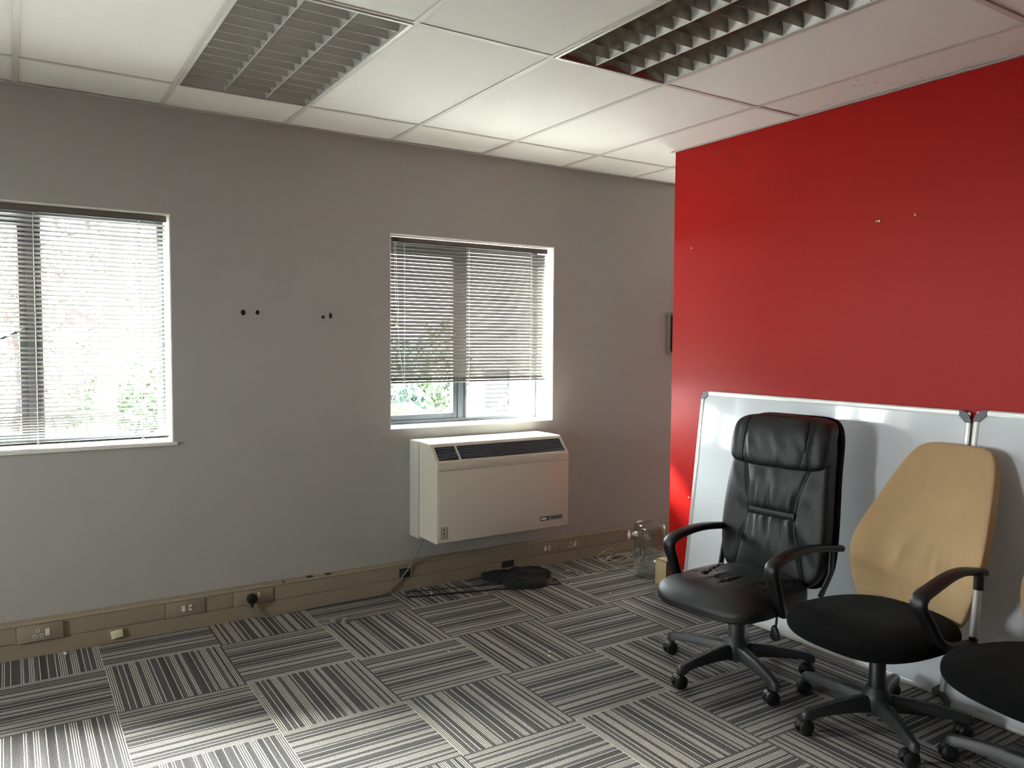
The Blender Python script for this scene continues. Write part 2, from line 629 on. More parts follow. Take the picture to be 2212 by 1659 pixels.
# screws and plaster nicks belong to the walls
for (x, z, rx, rz_) in ((0.449, 1.598, 0.009, 0.011), (0.522, 1.600, 0.008, 0.009), (0.875, 1.584, 0.007, 0.007), (0.917, 1.592, 0.007, 0.012)):
    bm = BM()
    ring_o, ring_i, ring_d = [], [], []
    for k in range(14):
        a = 2 * PI * k / 14
        j = 1 + 0.18 * math.sin(3 * a + x * 40)
        ring_o.append((x + rx * 1.35 * math.cos(a), -0.0004, z + rz_ * 1.35 * math.sin(a)))
        ring_i.append((x + rx * j * math.cos(a), -0.0012, z + rz_ * j * math.sin(a)))
        ring_d.append((x + rx * 0.5 * math.cos(a), -0.0006, z + rz_ * 0.5 * math.sin(a)))
    loft(bm, [ring_o, ring_i, ring_d])
    finish('screw_hole', bm, MT['hole'], wall_back, smooth=40)

bm = BM(); box(bm, XL, XE, YB, 0.0, -0.2, -0.006)
floor = struct(finish('floor', bm, MT['subfloor']))
bm = BM(); box(bm, XL - 0.2, XE + 0.2, YB - 0.2, 0.3, H + 0.35, H + 0.5)
ceiling = struct(finish('ceiling', bm, MT['plenum']))

# ------------------------------------------------------------------ carpet tiles
TS, FX, FY = 0.49546, -0.25345, 0.14792


def in_view(p, mx=1.25):
    d = Vector(p) - M.translation
    z = d.dot(f_)
    if z < 0.25:
        return False
    x = d.dot(rr) / z * F_PX
    y = d.dot(uu) / z * F_PX
    return abs(x) < 1106 * mx and abs(y) < 830 * mx


tile_proto = None
g = 0.0004
for i in range(-8, 12):
    for j in range(0, 13):
        x0, x1 = FX + TS * i, FX + TS * (i + 1)
        y1, y0 = FY - TS * j, FY - TS * (j + 1)
        cx, cyy = (x0 + x1) / 2, (y0 + y1) / 2
        if not any(in_view((a, b, 0)) for a in (x0, cx, x1) for b in (y0, cyy, y1)):
            continue
        if x1 > XE:
            continue
        rot = 0.0 if (i + j) % 2 == 1 else PI / 2
        if rnd.random() < 0.5:
            rot += PI
        rot += rnd.uniform(-0.004, 0.004)
        ytop = min(y1, -0.003)
        if ytop < y1 or (x0 < XR + 0.11 and x1 > XR and y0 < YR):
            # cut tile along the wall: own mesh, clipped in its local frame
            lims = [(x0 + g, x1 - g)]
            if x0 < XR + 0.11 and x1 > XR and y0 < YR:
                lims = [(x0 + g, XR - 0.001)]
            for a, b in lims:
                bm = BM()
                c, s = math.cos(-rot), math.sin(-rot)
                pts = [(a, y0 + g), (b, y0 + g), (b, ytop), (a, ytop)]
                loc = [((px - cx) * c - (py - cyy) * s, (px - cx) * s + (py - cyy) * c) for px, py in pts]
                prism(bm, loc, 2, -0.006, 0.0)
                finish('carpet_tile', bm, MT['carpet'], floor, (cx, cyy, 0), (0, 0, rot))
            continue
        if tile_proto is None:
            bm = BM()
            hh = TS / 2 - g
            box(bm, -hh, hh, -hh, hh, -0.006, 0.0, 0.0006, 1)
            tile_proto = finish('carpet_tile', bm, MT['carpet'], floor, (cx, cyy, 0), (0, 0, rot))
        else:
            inst(tile_proto, 'carpet_tile', floor, (cx, cyy, 0), (0, 0, rot))

# ------------------------------------------------------------------ ceiling grid, tiles
X0, Y1, LY = -0.52907, -0.38402, 1.2
BAR = 0.012
xl = [X0 + 0.6 * i for i in range(-10, 11)]
xl = [XL] + [x for x in xl if XL + 0.05 < x < XE - 0.05] + [XE]
yl = [0.0] + [Y1 - LY * j for j in range(0, 6) if Y1 - LY * j > YB + 0.05] + [YB]
LIGHTS = {(0.07093, -0.38402), (1.27093, -1.58402)}
protos = {}
for a in range(len(xl) - 1):
    for b in range(len(yl) - 1):
        x0, x1, y1, y0 = xl[a], xl[a + 1], yl[b], yl[b + 1]
        if any(abs(x0 - lx) < 0.02 and abs(y1 - ly) < 0.02 for lx, ly in LIGHTS):
            continue
        w, d = x1 - x0 - 0.006, y1 - y0 - 0.006
        m = MT['ceiling']
        if abs(x0 - 1.871) < 0.02 and b == 1:
            m = MT['scuff']
        if abs(x0 - 2.471) < 0.02 and b in (2,):
            m = MT['stain']
        key = (round(w, 3), round(d, 3), m.name)
        loc = ((x0 + x1) / 2, (y0 + y1) / 2, H + 0.0035 + rnd.choice((0, 0, 0.0005, 0.002)))
        if key in protos:
            inst(protos[key], 'ceiling_tile', ceiling, loc)
        else:
            bm = BM()
            box(bm, -w / 2, w / 2, -d / 2, d / 2, 0, 0.015, 0.0015, 1)
            protos[key] = finish('ceiling_tile', bm, m, ceiling, loc)
for x in xl[1:-1]:
    bm = BM(); box(bm, x - BAR, x + BAR, YB, 0.0, H, H + 0.002); box(bm, x - 0.001, x + 0.001, YB, 0, H + 0.002, H + 0.035)
    finish('grid_bar', bm, MT['tee'], ceiling)
for y in yl[1:-1]:
    for a in range(len(xl) - 1):
        bm = BM(); box(bm, xl[a] + BAR, xl[a + 1] - BAR, y - BAR, y + BAR, H + 0.0004, H + 0.0024)
        finish('cross_bar', bm, MT['tee'], ceiling)
bm = BM()
box(bm, XL, XE, -0.020, 0.0, H - 0.001, H + 0.001)
box(bm, XL, XE, -0.0015, 0.0, H, H + 0.02)
struct(finish('trim_1', bm, MT['tee']))
bm = BM()
box(bm, XR - 0.020, XR, YB, YR, H - 0.0015, H + 0.001)
box(bm, XR - 0.02, XR + 0.13, YR, YR + 0.02, H - 0.0015, H + 0.001)
struct(finish('trim_2', bm, MT['tee']))

# ------------------------------------------------------------------ windows
YF = 0.19     # inner face of the frame


def build_window(n, x0, x1, open_left=True):
    w = x1 - x0
    xc = (x0 + x1) / 2
    bm = BM()
    t = 0.036
    box(bm, x0, x0 + t, YF, YF + 0.055, WZ0, WZ1, 0.002, 1)
    box(bm, x1 - t, x1, YF, YF + 0.055, WZ0, WZ1, 0.002, 1)
    box(bm, x0 + t, x1 - t, YF, YF + 0.055, WZ0, WZ0 + 0.030, 0.002, 1)
    box(bm, x0 + t, x1 - t, YF, YF + 0.055, WZ1 - t, WZ1, 0.002, 1)
    win = struct(finish('window_%d' % n, bm, MT['frame']))
    bm = BM()
    box(bm, xc - 0.030, xc + 0.004, YF - 0.004, YF + 0.055, WZ0 + 0.030, WZ1 - t, 0.002, 1)
    box(bm, xc + 0.004, xc + 0.020, YF + 0.006, YF + 0.055, WZ0 + 0.030, WZ1 - t, 0.001, 1)
    box(bm, xc + 0.020, xc + 0.034, YF, YF + 0.055, WZ0 + 0.030, WZ1 - t, 0.001, 1)
    finish('mullion', bm, MT['frame'], win)
    # opening sash on one side
    a, b = x0 + t, xc - 0.030
    zb, zt = WZ0 + 0.030, WZ1 - t
    st = 0.032
    bm = BM()
    box(bm, a, a + st, YF + 0.006, YF + 0.045, zb, zt, 0.002, 1)
    box(bm, b - st, b, YF + 0.006, YF + 0.045, zb, zt, 0.002, 1)
    box(bm, a + st, b - st, YF + 0.006, YF + 0.045, zb, zb + st, 0.002, 1)
    box(bm, a + st, b - st, YF + 0.006, YF + 0.045, zt - st - 0.02, zt, 0.002, 1)
    sash = finish('sash', bm, MT['frame'], win)
    bm = BM(); box(bm, a + st, b - st, YF + 0.024, YF + 0.028, zb + st, zt - st - 0.02)
    finish('pane', bm, MT['glass'], sash)
    bm = BM()
    sweep(bm, [(b - 0.016, YF + 0.004, 1.50), (b - 0.016, YF - 0.02, 1.50), (b - 0.03, YF - 0.028, 1.49), (b - 0.15, YF - 0.03, 1.43)], 0.008, 0.006, 8)
    finish('handle', bm, MT['black_plastic'], sash, smooth=50)
    bm = BM(); box(bm, xc + 0.034, x1 - t, YF + 0.024, YF + 0.028, WZ0 + 0.030, WZ1 - t)
    finish('pane', bm, MT['glass'], win)
    # white painted sill inside the reveal
    bm = BM()
    box(bm, x0 + 0.0005, x1 - 0.0005, -0.001, YF, WZ0 - 0.002, WZ0 + 0.006, 0.002, 1)
    if n == 1:
        box(bm, x0 - 0.018, x1 + 0.018, -0.012, 0.0, WZ0 - 0.012, WZ0 + 0.006, 0.003, 2)
    finish('window_sill', bm, MT['reveal'], win)
    return win


for n, k in enumerate((1, 2, 0, 3)):
    build_window(n + 1, *WIN[k])


# ------------------------------------------------------------------ venetian blinds
def build_blind(name, label, x0, x1, z_top, z_bot, tilt, cords, gap_at=None, stack=0, seed=1, droop=0.0):
    rn = random.Random(seed)
    Y = 0.062
    t = thing(name, label, 'blind', ((x0 + x1) / 2, Y, z_top), group='venetian blinds in the window wall')
    w = x1 - x0
    hw = w / 2
    # headrail: an open channel
    bm = BM()
    prism(bm, [(-0.018, 0.0), (-0.018, -0.026), (-0.015, -0.026), (-0.015, -0.003), (0.015, -0.003), (0.015, -0.026), (0.018, -0.026), (0.018, 0.0)], 0, -hw, hw)
    hr = finish('headrail', bm, MT['rail'], t)
    bm = BM(); box(bm, -hw, hw, -0.0195, -0.018, -0.030, -0.026)
    finish('rail_lip', bm, MT['slat'], hr)
    # one slat, gently crowned
    n = 7
    bm = BM()
    top, bot = [], []
    for k in range(n):
        u = (k / (n - 1) - 0.5) * 0.025
        zz = 0.0018 * (1 - (u / 0.0125) ** 2)
        c, s = math.cos(tilt), math.sin(tilt)
        # room side is -y; tilt raises the room-side edge
        yy = u * c - zz * s * -1 * 0
        top.append((u * c + zz * s, -u * s + zz * c))
    prof = top + [(p[0], p[1] - 0.0006) for p in reversed(top)]
    prism(bm, prof, 0, -hw + 0.004, hw - 0.004)
    pitch_ = 0.0211
    z = -0.046
    slat = None
    zs = []
    zend = z_bot - z_top + 0.018
    while z > zend + 0.002:
        zs.append(z)
        if gap_at is not None and abs((z_top + z) - gap_at) < pitch_ / 2:
            z -= pitch_ * 1.75
        elif stack and z < zend + 0.13:
            z -= pitch_ * 0.62
        else:
            z -= pitch_
    for k, z in enumerate(zs):
        rx = rn.uniform(-0.02, 0.02)
        ry = rn.uniform(-0.0006, 0.0006)
        if slat is None:
            slat = finish('slat', bm, MT['slat'], t, (0, 0, z), (rx, ry, 0), smooth=60)
        else:
            inst(slat, 'slat', t, (0, 0, z), (rx, ry, 0))
    zb = zend - 0.012
    bm = BM()
    sweep(bm, [(-hw + 0.003, 0, zb), (hw - 0.003, 0, zb)], 0.011, 0.006, 12, side=(0, 1, 0), power=3)
    br = finish('bottom_rail', bm, MT['slat'], t, smooth=40)
    for cx in cords:
        x = cx - (x0 + x1) / 2
        bm = BM()
        for yy in (-0.0135, 0.0135):
            sweep(bm, [(x, yy, -0.028), (x + 0.001, yy, zb * 0.5), (x, yy, zb)], 0.0009, None, 5)
        for z in zs[::1]:
            box(bm, x - 0.0006, x + 0.0006, -0.0135, 0.0135, z - 0.0035, z - 0.0028)
        finish('ladder_cord', bm, MT['cord'], t)
        bm = BM()
        box(bm, x - 0.006, x + 0.006, -0.0145, 0.004, zb - 0.009, zb + 0.004, 0.002, 1)
        finish('cord_plug', bm, MT['cord'], t)
    return t, hw, zb


b1, hw1, zb1 = build_blind('venetian_blind', 'beige venetian blind lowered to the sill with slats nearly flat', -1.04, 0.094, 2.064, 0.962, R(22),
                           (-0.965, -0.472, -0.027), gap_at=1.455, stack=1, seed=3)
b2, hw2, zb2 = build_blind('venetian_blind', 'brownish venetian blind with closed slats hanging short of the sill above the heater', 1.283, 2.400, 2.058, 1.205, R(46),
                           (1.384, 1.818, 2.278), seed=5)
# pull cords and the tilt gear at one end of the half-lowered blind
bm = BM()
box(bm, -hw2 + 0.02, -hw2 + 0.055, -0.030, -0.018, -0.03, -0.004, 0.003, 1)
finish('tilt_gear', bm, MT['black_plastic'], b2)
bm = BM()
pts = [(-hw2 + 0.04, -0.024, -0.02), (-hw2 + 0.045, -0.026, -0.2), (-hw2 + 0.05, -0.026, -0.33), (-hw2 + 0.058, -0.026, -0.42), (-hw2 + 0.05, -0.026, -0.5)]
sweep(bm, smooth_path(pts, 5), 0.0011, None, 5)
pts = [(-hw2 + 0.032, -0.024, -0.02), (-hw2 + 0.034, -0.026, -0.25), (-hw2 + 0.040, -0.026, -0.36), (-hw2 + 0.050, -0.026, -0.45), (-hw2 + 0.06, -0.026, -0.62), (-hw2 + 0.08, -0.024, -0.78), (-hw2 + 0.11, -0.02, -0.95), (-hw2 + 0.13, -0.02, -1.0)]
sweep(bm, smooth_path(pts, 5), 0.0011, None, 5)
pts = [(-hw2 + 0.10, -0.016, -0.86), (-hw2 + 0.125, -0.02, -0.92), (-hw2 + 0.135, -0.02, -0.99), (-hw2 + 0.13, -0.02, -1.0)]
sweep(bm, smooth_path(pts, 5), 0.0011, None, 5)
finish('pull_cord', bm, MT['cord'], b2)
bm = BM()
lathe(bm, [(0.002, 0), (0.008, -0.012), (0.010, -0.026), (0.003, -0.032)], 12, (-hw2 + 0.048, -0.028, -0.49))
finish('cord_tassel', bm, MT['white_plastic'], b2, smooth=40)

# ------------------------------------------------------------------ recessed louvre lights
blade_protos = {}


def build_light(label, x0, y1, m_blade, m_long):
    t = thing('ceiling_light', label, 'ceiling light', (x0 + 0.3, y1 - 0.6, H), group='recessed louvre lights')
    hx, hy = 0.3 - 0.004, 0.6 - 0.004
    ix, iy = 0.283, 0.583
    # flange frame seen from below
    bm = BM()
    for (a, b, c, d) in ((-hx, -ix, -hy, hy), (ix, hx, -hy, hy), (-ix, ix, -hy, -iy), (-ix, ix, iy, hy)):
        box(bm, a, b, c, d, -0.004, 0.012)
    finish('trim_frame', bm, MT['louvre'], t)
    # housing tray
    bm = BM()
    zt = 0.105
    box(bm, -ix - 0.004, ix + 0.004, -iy - 0.004, iy + 0.004, zt, zt + 0.003)
    for (a, b, c, d) in ((-ix - 0.004, -ix - 0.001, -iy, iy), (ix + 0.001, ix + 0.004, -iy, iy), (-ix, ix, -iy - 0.004, -iy - 0.001), (-ix, ix, iy + 0.001, iy + 0.004)):
        box(bm, a, b, c, d, 0.0, zt)
    finish('housing', bm, MT['housing'], t)
    # parabolic side and centre reflectors along the length
    cw = 2 * ix / 3
    hgt = 0.062

    def para(side):
        pts = []
        for k in range(7):
            v = k / 6
            pts.append((side * (0.0018 + 0.030 * v ** 2.2), 0.001 + hgt * v))
        return pts
    for xc in (-cw / 2, cw / 2):
        bm = BM()
        prism(bm, para(-1) + list(reversed(para(1))), 1, -iy, iy)
        finish('reflector_fin', bm, m_long, t, (xc, 0, 0), smooth=35)
    for sd in (-1, 1):
        bm = BM()
        p = para(-sd)
        prism(bm, p + [(0, p[-1][1]), (0, 0.001)], 1, -iy, iy)
        finish('side_reflector', bm, m_long, t, (sd * ix, 0, 0), smooth=35)
    for sd in (-1, 1):
        bm = BM()
        prism(bm, [(sd * iy, 0.001), (sd * (iy - 0.002), 0.001), (sd * (iy - 0.02), 0.06), (sd * iy, 0.06)], 0, -ix, ix)
        finish('end_reflector', bm, m_blade, t)
    nb = 12
    for c in range(3):
        xc = (c - 1) * cw
        for k in range(nb):
            y = -iy + 2 * iy * (k + 1) / (nb + 1)
            key = m_blade.name
            if key not in blade_protos:
                bm = BM()
                # V-section blade, its ends cut back to follow the curved reflectors
                rows = []
                for v in (0, 0.2, 0.4, 0.6, 0.8, 1.0):
                    z = 0.002 + 0.050 * v
                    half = cw / 2 - 0.0025 - 0.030 * (v * 0.8) ** 2.2
                    th = 0.0012 + 0.011 * v ** 1.4
                    rows.append([(-half, -th, z), (half, -th, z), (half, th, z), (-half, th, z)])
                loft(bm, rows)
                blade_protos[key] = finish('cross_blade', bm, m_blade, t, (xc, y, 0), smooth=35)
            else:
                inst(blade_protos[key], 'cross_blade', t, (xc, y, 0))
    for c in range(3):
        bm = BM()
        lathe(bm, [(0.012, -iy + 0.01), (0.013, -iy + 0.012), (0.013, iy - 0.012), (0.012, iy - 0.01)], 14, ((c - 1) * cw, 0, 0.082), axis=1)
        finish('lamp_tube', bm, MT['tube'], t, smooth=40)
    return t


build_light('unlit grey louvred ceiling light above the stretch of wall between the blinds', 0.07093, -0.38402, MT['louvre'], MT['louvre'])
build_light('unlit mirror louvred ceiling light beside the red wall', 1.27093, -1.58402, MT['louvre_dark'], MT['louvre_bright'])

# ------------------------------------------------------------------ power skirting
SK = 0.048
bm = BM()
# lower compartment and backing, then the sloped top lip
prism(bm, [(0, 0), (-SK, 0), (-SK, 0.072), (-SK + 0.004, 0.073), (-SK + 0.004, 0.150), (-SK, 0.151), (-SK, 0.156), (-SK + 0.008, 0.162), (-0.006, 0.166), (0, 0.166)], 0, XL, XE)
base_back = struct(finish('baseboard_back', bm, MT['skirt']))
HOLES = []
# upper cover strips between sockets, each clipped on separately
joints = [-3.4, -1.3, -0.58, -0.393, 0.045, 0.232, 0.371, 0.577, 1.395, 2.244, 2.45, 2.655, 4.2, XE]
socks = {(-0.58, -0.393), (0.045, 0.232), (0.371, 0.577), (2.244, 2.45), (2.45, 2.655)}
for a, b in zip(joints[:-1], joints[1:]):
    if (a, b) in socks:
        continue
    bm = BM(); box(bm, a + 0.0012, b - 0.0012, -SK - 0.0005, -SK + 0.006, 0.0755, 0.148, 0.001, 1)
    finish('cover_strip', bm, MT['skirt'], base_back)
for a, b in ((-3.4, -1.2), (-1.2, 0.62), (0.62, 1.613), (1.613, 4.0)):
    bm = BM(); box(bm, a + 0.001, b - 0.001, -SK - 0.0008, -SK + 0.004, 0.004, 0.0715, 0.0008, 1)
    finish('lower_strip', bm, MT['skirt'], base_back)
# cut-outs: flat dark plates, the holes' shade put into their colour
for (x0, x1, z0, z1) in ((1.305, 1.372, 0.078, 0.132), (2.005, 2.095, 0.031, 0.073)):
    bm = BM(); box(bm, x0, x1, -SK - 0.0022, -SK - 0.001, z0, z1)
    finish('cut_out', bm, MT['skirt_dark'], base_back)
bm = BM()
for k in range(2):
    z = 0.092 + 0.016 * k
    sweep(bm, smooth_path([(1.308, -SK - 0.003, z), (1.335, -SK - 0.006, z + 0.012), (1.37, -SK - 0.003, z - 0.004)], 5), 0.0012, None, 6)
finish('loose_wire', bm, MT['cable'], base_back, smooth=50)
bm = BM(); box(bm, 1.3375, 1.3385, -SK - 0.003, -SK - 0.0005, 0.06, 0.156)
finish('joint_line', bm, MT['skirt_dark'], base_back)
bm = BM(); box(bm, 0.632, 0.6335, -SK - 0.001, -0.01, 0.150, 0.1665)
finish('joint_line', bm, MT['skirt_dark'], base_back)
# round knock-outs in the top lip, discs coloured dark like shaded holes
for x in (0.782, 0.885):
    bm = BM()
    lathe(bm, [(0.020, 0.0), (0.020, 0.0012), (0.016, 0.0014)], 18, (x, -0.024, 0.1642))
    finish('knock_out', bm, MT['skirt_dark'], base_back, smooth=40)
bm = BM(); prism(bm, [(0, 0), (-0.02, 0), (-0.02, 0.066), (-0.012, 0.07), (-0.012, 0.074), (-0.008, 0.078), (-0.008, 0.098), (0, 0.10)], 1, YB, YR)
base_right = struct(finish('baseboard_right', bm, MT['skirt'], None, (XR, 0, 0)))
bm = BM(); box(bm, -0.0215, -0.012, YB, YR, 0.066, 0.0695)
finish('bead', bm, MT['reveal'], base_right)


def socket_plate(label, x0, x1, kind, proud=0.006, z0=0.0745, z1=0.149):
    cx, cz = (x0 + x1) / 2, (z0 + z1) / 2
    w, h = x1 - x0, z1 - z0
    t = thing('wall_socket', label, 'socket', (cx, -SK, cz), group='sockets along the skirting trunking')
    bm = BM(); box(bm, -w / 2 + 0.001, w / 2 - 0.001, -proud, 0.003, -h / 2, h / 2, 0.0015, 2)
    finish('cover_plate', bm, MT['skirt'], t, smooth=40)
    yf = -proud

    def rocker(x, z, rw=0.016, rh=0.028):
        bm = BM()
        prism(bm, [(yf + 0.001, -rh / 2), (yf - 0.003, -rh / 2), (yf - 0.0015, 0), (yf - 0.004, rh / 2), (yf + 0.001, rh / 2)], 0, x - rw / 2, x + rw / 2)
        finish('rocker_switch', bm, MT['white_plastic'], t, (0, 0, z))

    def pin(x, z, r=0.0075):
        bm = BM()
        lathe(bm, [(r * 0.5, yf - 0.0004), (r * 0.55, yf - 0.0012), (r * 0.95, yf - 0.0012), (r, yf + 0.001)], 16, (0, 0, 0), axis=1)
        p = finish('pin_hole', bm, MT['white_plastic'], t, (x, 0, z), smooth=40)
        bm = BM(); lathe(bm, [(r * 0.52, yf - 0.0007), (r * 0.5, yf + 0.001)], 12, (0, 0, 0), axis=1)
        finish('pin_bore', bm, MT['black_hole'], p)
    if kind == 'three':
        s = -0.0
        pin(s - 0.010, 0.012); pin(s - 0.022, -0.013); pin(s + 0.004, -0.013)
        rocker(s + 0.028, 0.0, 0.017, 0.031)
    elif kind == 'two':
        rocker(-0.010, 0.0, 0.016, 0.028)
        bm = BM(); box(bm, 0.016, 0.031, yf - 0.002, yf + 0.001, -0.014, 0.014, 0.001, 1)
        p = finish('dedicated_outlet', bm, MT['white_plastic'], t)
        bm = BM(); lathe(bm, [(0.0045, yf - 0.0026), (0.0045, yf)], 12, (0.0235, 0, 0), axis=1)
        finish('outlet_bore', bm, MT['black_hole'], p)
    elif kind == 'plugged':
        rocker(0.026, 0.008, 0.013, 0.026)
    return t


socket_plate('three-pin socket in a raised plate near the far left end of the skirting', -0.58, -0.393, 'three', 0.012)
socket_plate('socket plate with one switch and one small black hole, left of the plugged socket', 0.045, 0.232, 'two', 0.005)
socket_plate('socket plate holding the round black plug', 0.371, 0.577, 'plugged', 0.004)
socket_plate('socket plate with switch and small black hole under the wall heater', 2.244, 2.45, 'two', 0.004)
socket_plate('three-pin socket with switch between the heater and the glass jar', 2.45, 2.655, 'three', 0.004)

# black plug with the heater's grey cord
t = thing('plug', 'round black plug pushed into the skirting socket, grey cord hanging from it', 'plug', (0.462, -SK - 0.004, 0.107))
bm = BM()
lathe(bm, [(0.018, 0.0), (0.027, -0.004), (0.027, -0.022), (0.022, -0.032), (0.008, -0.035)], 18, (0, 0, 0), axis=1)
finish('plug_body', bm, MT['black_plastic'], t, smooth=40)
bm = BM(); lathe(bm, [(0.006, -0.02), (0.008, -0.032), (0.006, -0.045)], 12, (0.0, -0.014, 0), axis=2)
finish('cord_grip', bm, MT['black_plastic'], t, smooth=40)
bm = BM()
pts = [(0.462, -0.066, 0.065), (0.464, -0.068, 0.045), (0.478, -0.072, 0.022), (0.51, -0.078, 0.008), (0.56, -0.082, 0.0045), (0.66, -0.078, 0.0045), (0.80, -0.070, 0.0045), (0.95, -0.066, 0.0045), (1.10, -0.064, 0.0045),
       (1.19, -0.062, 0.006), (1.245, -0.060, 0.025), (1.295, -0.060, 0.065), (1.345, -0.060, 0.115), (1.385, -0.062, 0.17), (1.412, -0.075, 0.24), (1.425, -0.095, 0.30), (1.428, -0.11, 0.34)]
sweep(bm, smooth_path(pts, 6), 0.0042, None, 8)
tag(finish('power_cord', bm, MT['cable'], smooth=60), 'grey power cord running from the heater along the skirting to the plug', 'cord')

# ------------------------------------------------------------------ wall heater / fan unit
AX0, AX1 = 1.392, 2.288
t = thing('wall_heater', 'cream metal wall heater cabinet with dark top grille under the half-open blind', 'heater', ((AX0 + AX1) / 2, 0, 0.31))
ox, oz = (AX0 + AX1) / 2, 0.31
hwx = (AX1 - AX0) / 2
bm = BM()
box(bm, -hwx, hwx, -0.118, 0.0, 0.003, 0.572, 0.004, 2)
finish('back_box', bm, MT['ac_side'], t, smooth=30)
bm = BM()
box(bm, -hwx + 0.014, hwx - 0.014, -0.132, -0.118, 0.03, 0.56)
finish('gap_shade', bm, MT['black_hole'], t)  # black block in the slit, its colour standing in for shade
# casing profile in (y, z): back top, top front, sloping shoulder, front face
zb, zt = 0.022, 0.572
P_full = [(-0.132, zb), (-0.352, zb), (-0.358, zb + 0.006), (-0.360, 0.47), (-0.357, 0.478), (-0.276, 0.562), (-0.266, 0.570), (-0.132, 0.572)]
dv = Vector((0.081, 0.084)).normalized()
nx_, nz_ = dv.y, -dv.x      # inward normal of the shoulder
P_rec = [(-0.132, zb), (-0.352, zb), (-0.358, zb + 0.006), (-0.360, 0.47), (-0.357, 0.478), (-0.350, 0.4853), (-0.350 + 0.014 * nx_, 0.4853 + 0.014 * nz_), (-0.283 + 0.014 * nx_, 0.5547 + 0.014 * nz_), (-0.283, 0.5547), (-0.276, 0.562), (-0.266, 0.570), (-0.132, 0.572)]
bm = BM()
prism(bm, P_full, 0, -hwx, -hwx + 0.016)
prism(bm, P_rec, 0, -hwx + 0.016, hwx - 0.016)
prism(bm, P_full, 0, hwx - 0.016, hwx)
finish('casing', bm, MT['ac'], t, smooth=25)
# front panel and the band above it
bm = BM(); box(bm, -hwx + 0.006, hwx - 0.004, -0.364, -0.358, 0.030, 0.428, 0.002, 2)
front = finish('front_panel', bm, MT['ac'], t, smooth=30)
bm = BM(); box(bm, -hwx + 0.002, hwx - 0.002, -0.3635, -0.358, 0.433, 0.470, 0.002, 2)
finish('front_band', bm, MT['ac'], t, smooth=30)
# grille: dark tray and fins on the shoulder
tx = Vector((dv.x, dv.y))
def shoulder(s, d):
    """point s (0..1) up the shoulder recess, d metres proud of its floor -> (y, z)"""
    y = -0.350 + (0.067) * s + nx_ * (0.0135 - d)
    z = 0.4853 + (0.0694) * s + nz_ * (0.0135 - d)
    return (y, z)
bm = BM()
q0, q1, q2, q3 = shoulder(0, 0.0), shoulder(1, 0.0), shoulder(1, 0.0015), shoulder(0, 0.0015)
prism(bm, [q0, q1, q2, q3], 0, -hwx + 0.017, hwx - 0.017)
finish('grille_tray', bm, MT['black_hole'], t)
gx = -hwx + 0.016 + (2 * hwx - 0.032) * 0.155
for a, b in ((-hwx + 0.018, gx - 0.006), (gx + 0.006, hwx - 0.018)):
    bm = BM()
    for k in range(9):
        s = 0.06 + 0.88 * k / 8
        p = [shoulder(s - 0.012, 0.002), shoulder(s + 0.030, 0.002), shoulder(s + 0.055, 0.012), shoulder(s + 0.012, 0.012)]
        prism(bm, p, 0, a, b)
    o = finish('grille_fins', bm, MT['grille'], t)
    o['kind'] = 'stuff'
bm = BM(); prism(bm, [shoulder(0, 0.001), shoulder(1, 0.001), shoulder(1, 0.0135), shoulder(0, 0.0135)], 0, gx - 0.006, gx + 0.006)
finish('grille_divider', bm, MT['ac'], t)
bm = BM(); prism(bm, [shoulder(0.08, 0.01), shoulder(0.3, 0.01), shoulder(0.28, 0.019), shoulder(0.1, 0.019)], 0, gx - 0.062, gx - 0.022)
finish('latch', bm, MT['black_plastic'], t)
# badge: dark plate, silver lozenge, thin printed line
bx0, bx1, bz0, bz1 = 0.238, 0.402, 0.075, 0.1
bm = BM(); box(bm, bx0, bx1, -0.3665, -0.3635, bz0, bz1, 0.001, 1)
bd = finish('badge', bm, mat('badge_grey', srgb(112, 106, 108), 0.4), front)
bm = BM(); box(bm, bx0, bx0 + 0.055, -0.3672, -0.3662, bz0 + 0.001, bz1 - 0.001, 0.0004, 1)
finish('badge_border', bm, MT['black_plastic'], front)
bm = BM(); box(bm, bx0 + 0.005, bx0 + 0.044, -0.3685, -0.3670, bz0 + 0.006, bz1 - 0.006, 0.001, 1)
finish('badge_lozenge', bm, MT['chrome'], front)
bm = BM()
rq = random.Random(4)
x = bx0 + 0.080
while x < bx1 - 0.012:
    w_ = rq.uniform(0.003, 0.006)
    hh = rq.choice((0.0055, 0.0055, 0.008))
    box(bm, x, x + w_, -0.3670, -0.3664, 0.084, 0.084 + hh)
    x += w_ + 0.0015
finish('badge_print', bm, MT['black_plastic'], front)
# warning sticker with a double arrow
bm = BM(); box(bm, -hwx + 0.020, -hwx + 0.058, -0.3648, -0.3638, 0.048, 0.118)
st = finish('sticker', bm, mat('sticker_grey', srgb(176, 168, 156), 0.6), front)
bm = BM()
cx = -hwx + 0.039
box(bm, cx - 0.0015, cx + 0.0015, -0.3654, -0.3647, 0.062, 0.095)
prism(bm, [(cx - 0.008, 0.106), (cx + 0.008, 0.106), (cx, 0.097)], 1, -0.3654, -0.3647)
box(bm, cx - 0.006, cx + 0.006, -0.3654, -0.3647, 0.080, 0.083)
box(bm, cx - 0.006, cx + 0.006, -0.3654, -0.3647, 0.056, 0.059)
for (a, b, c, d) in ((-hwx + 0.020, -hwx + 0.0215, 0.048, 0.118), (-hwx + 0.0565, -hwx + 0.058, 0.048, 0.118)):
    box(bm, a, b, -0.3654, -0.3647, c, d)
finish('sticker_print', bm, MT['black_plastic'], front)
bm = BM()
for sx in (-1, 1):
    box(bm, sx * (hwx - 0.06) - 0.03, sx * (hwx - 0.06) + 0.03, -0.34, -0.30, 0.014, 0.024, 0.002, 1)
finish('foot_clip', bm, MT['ac_side'], t)

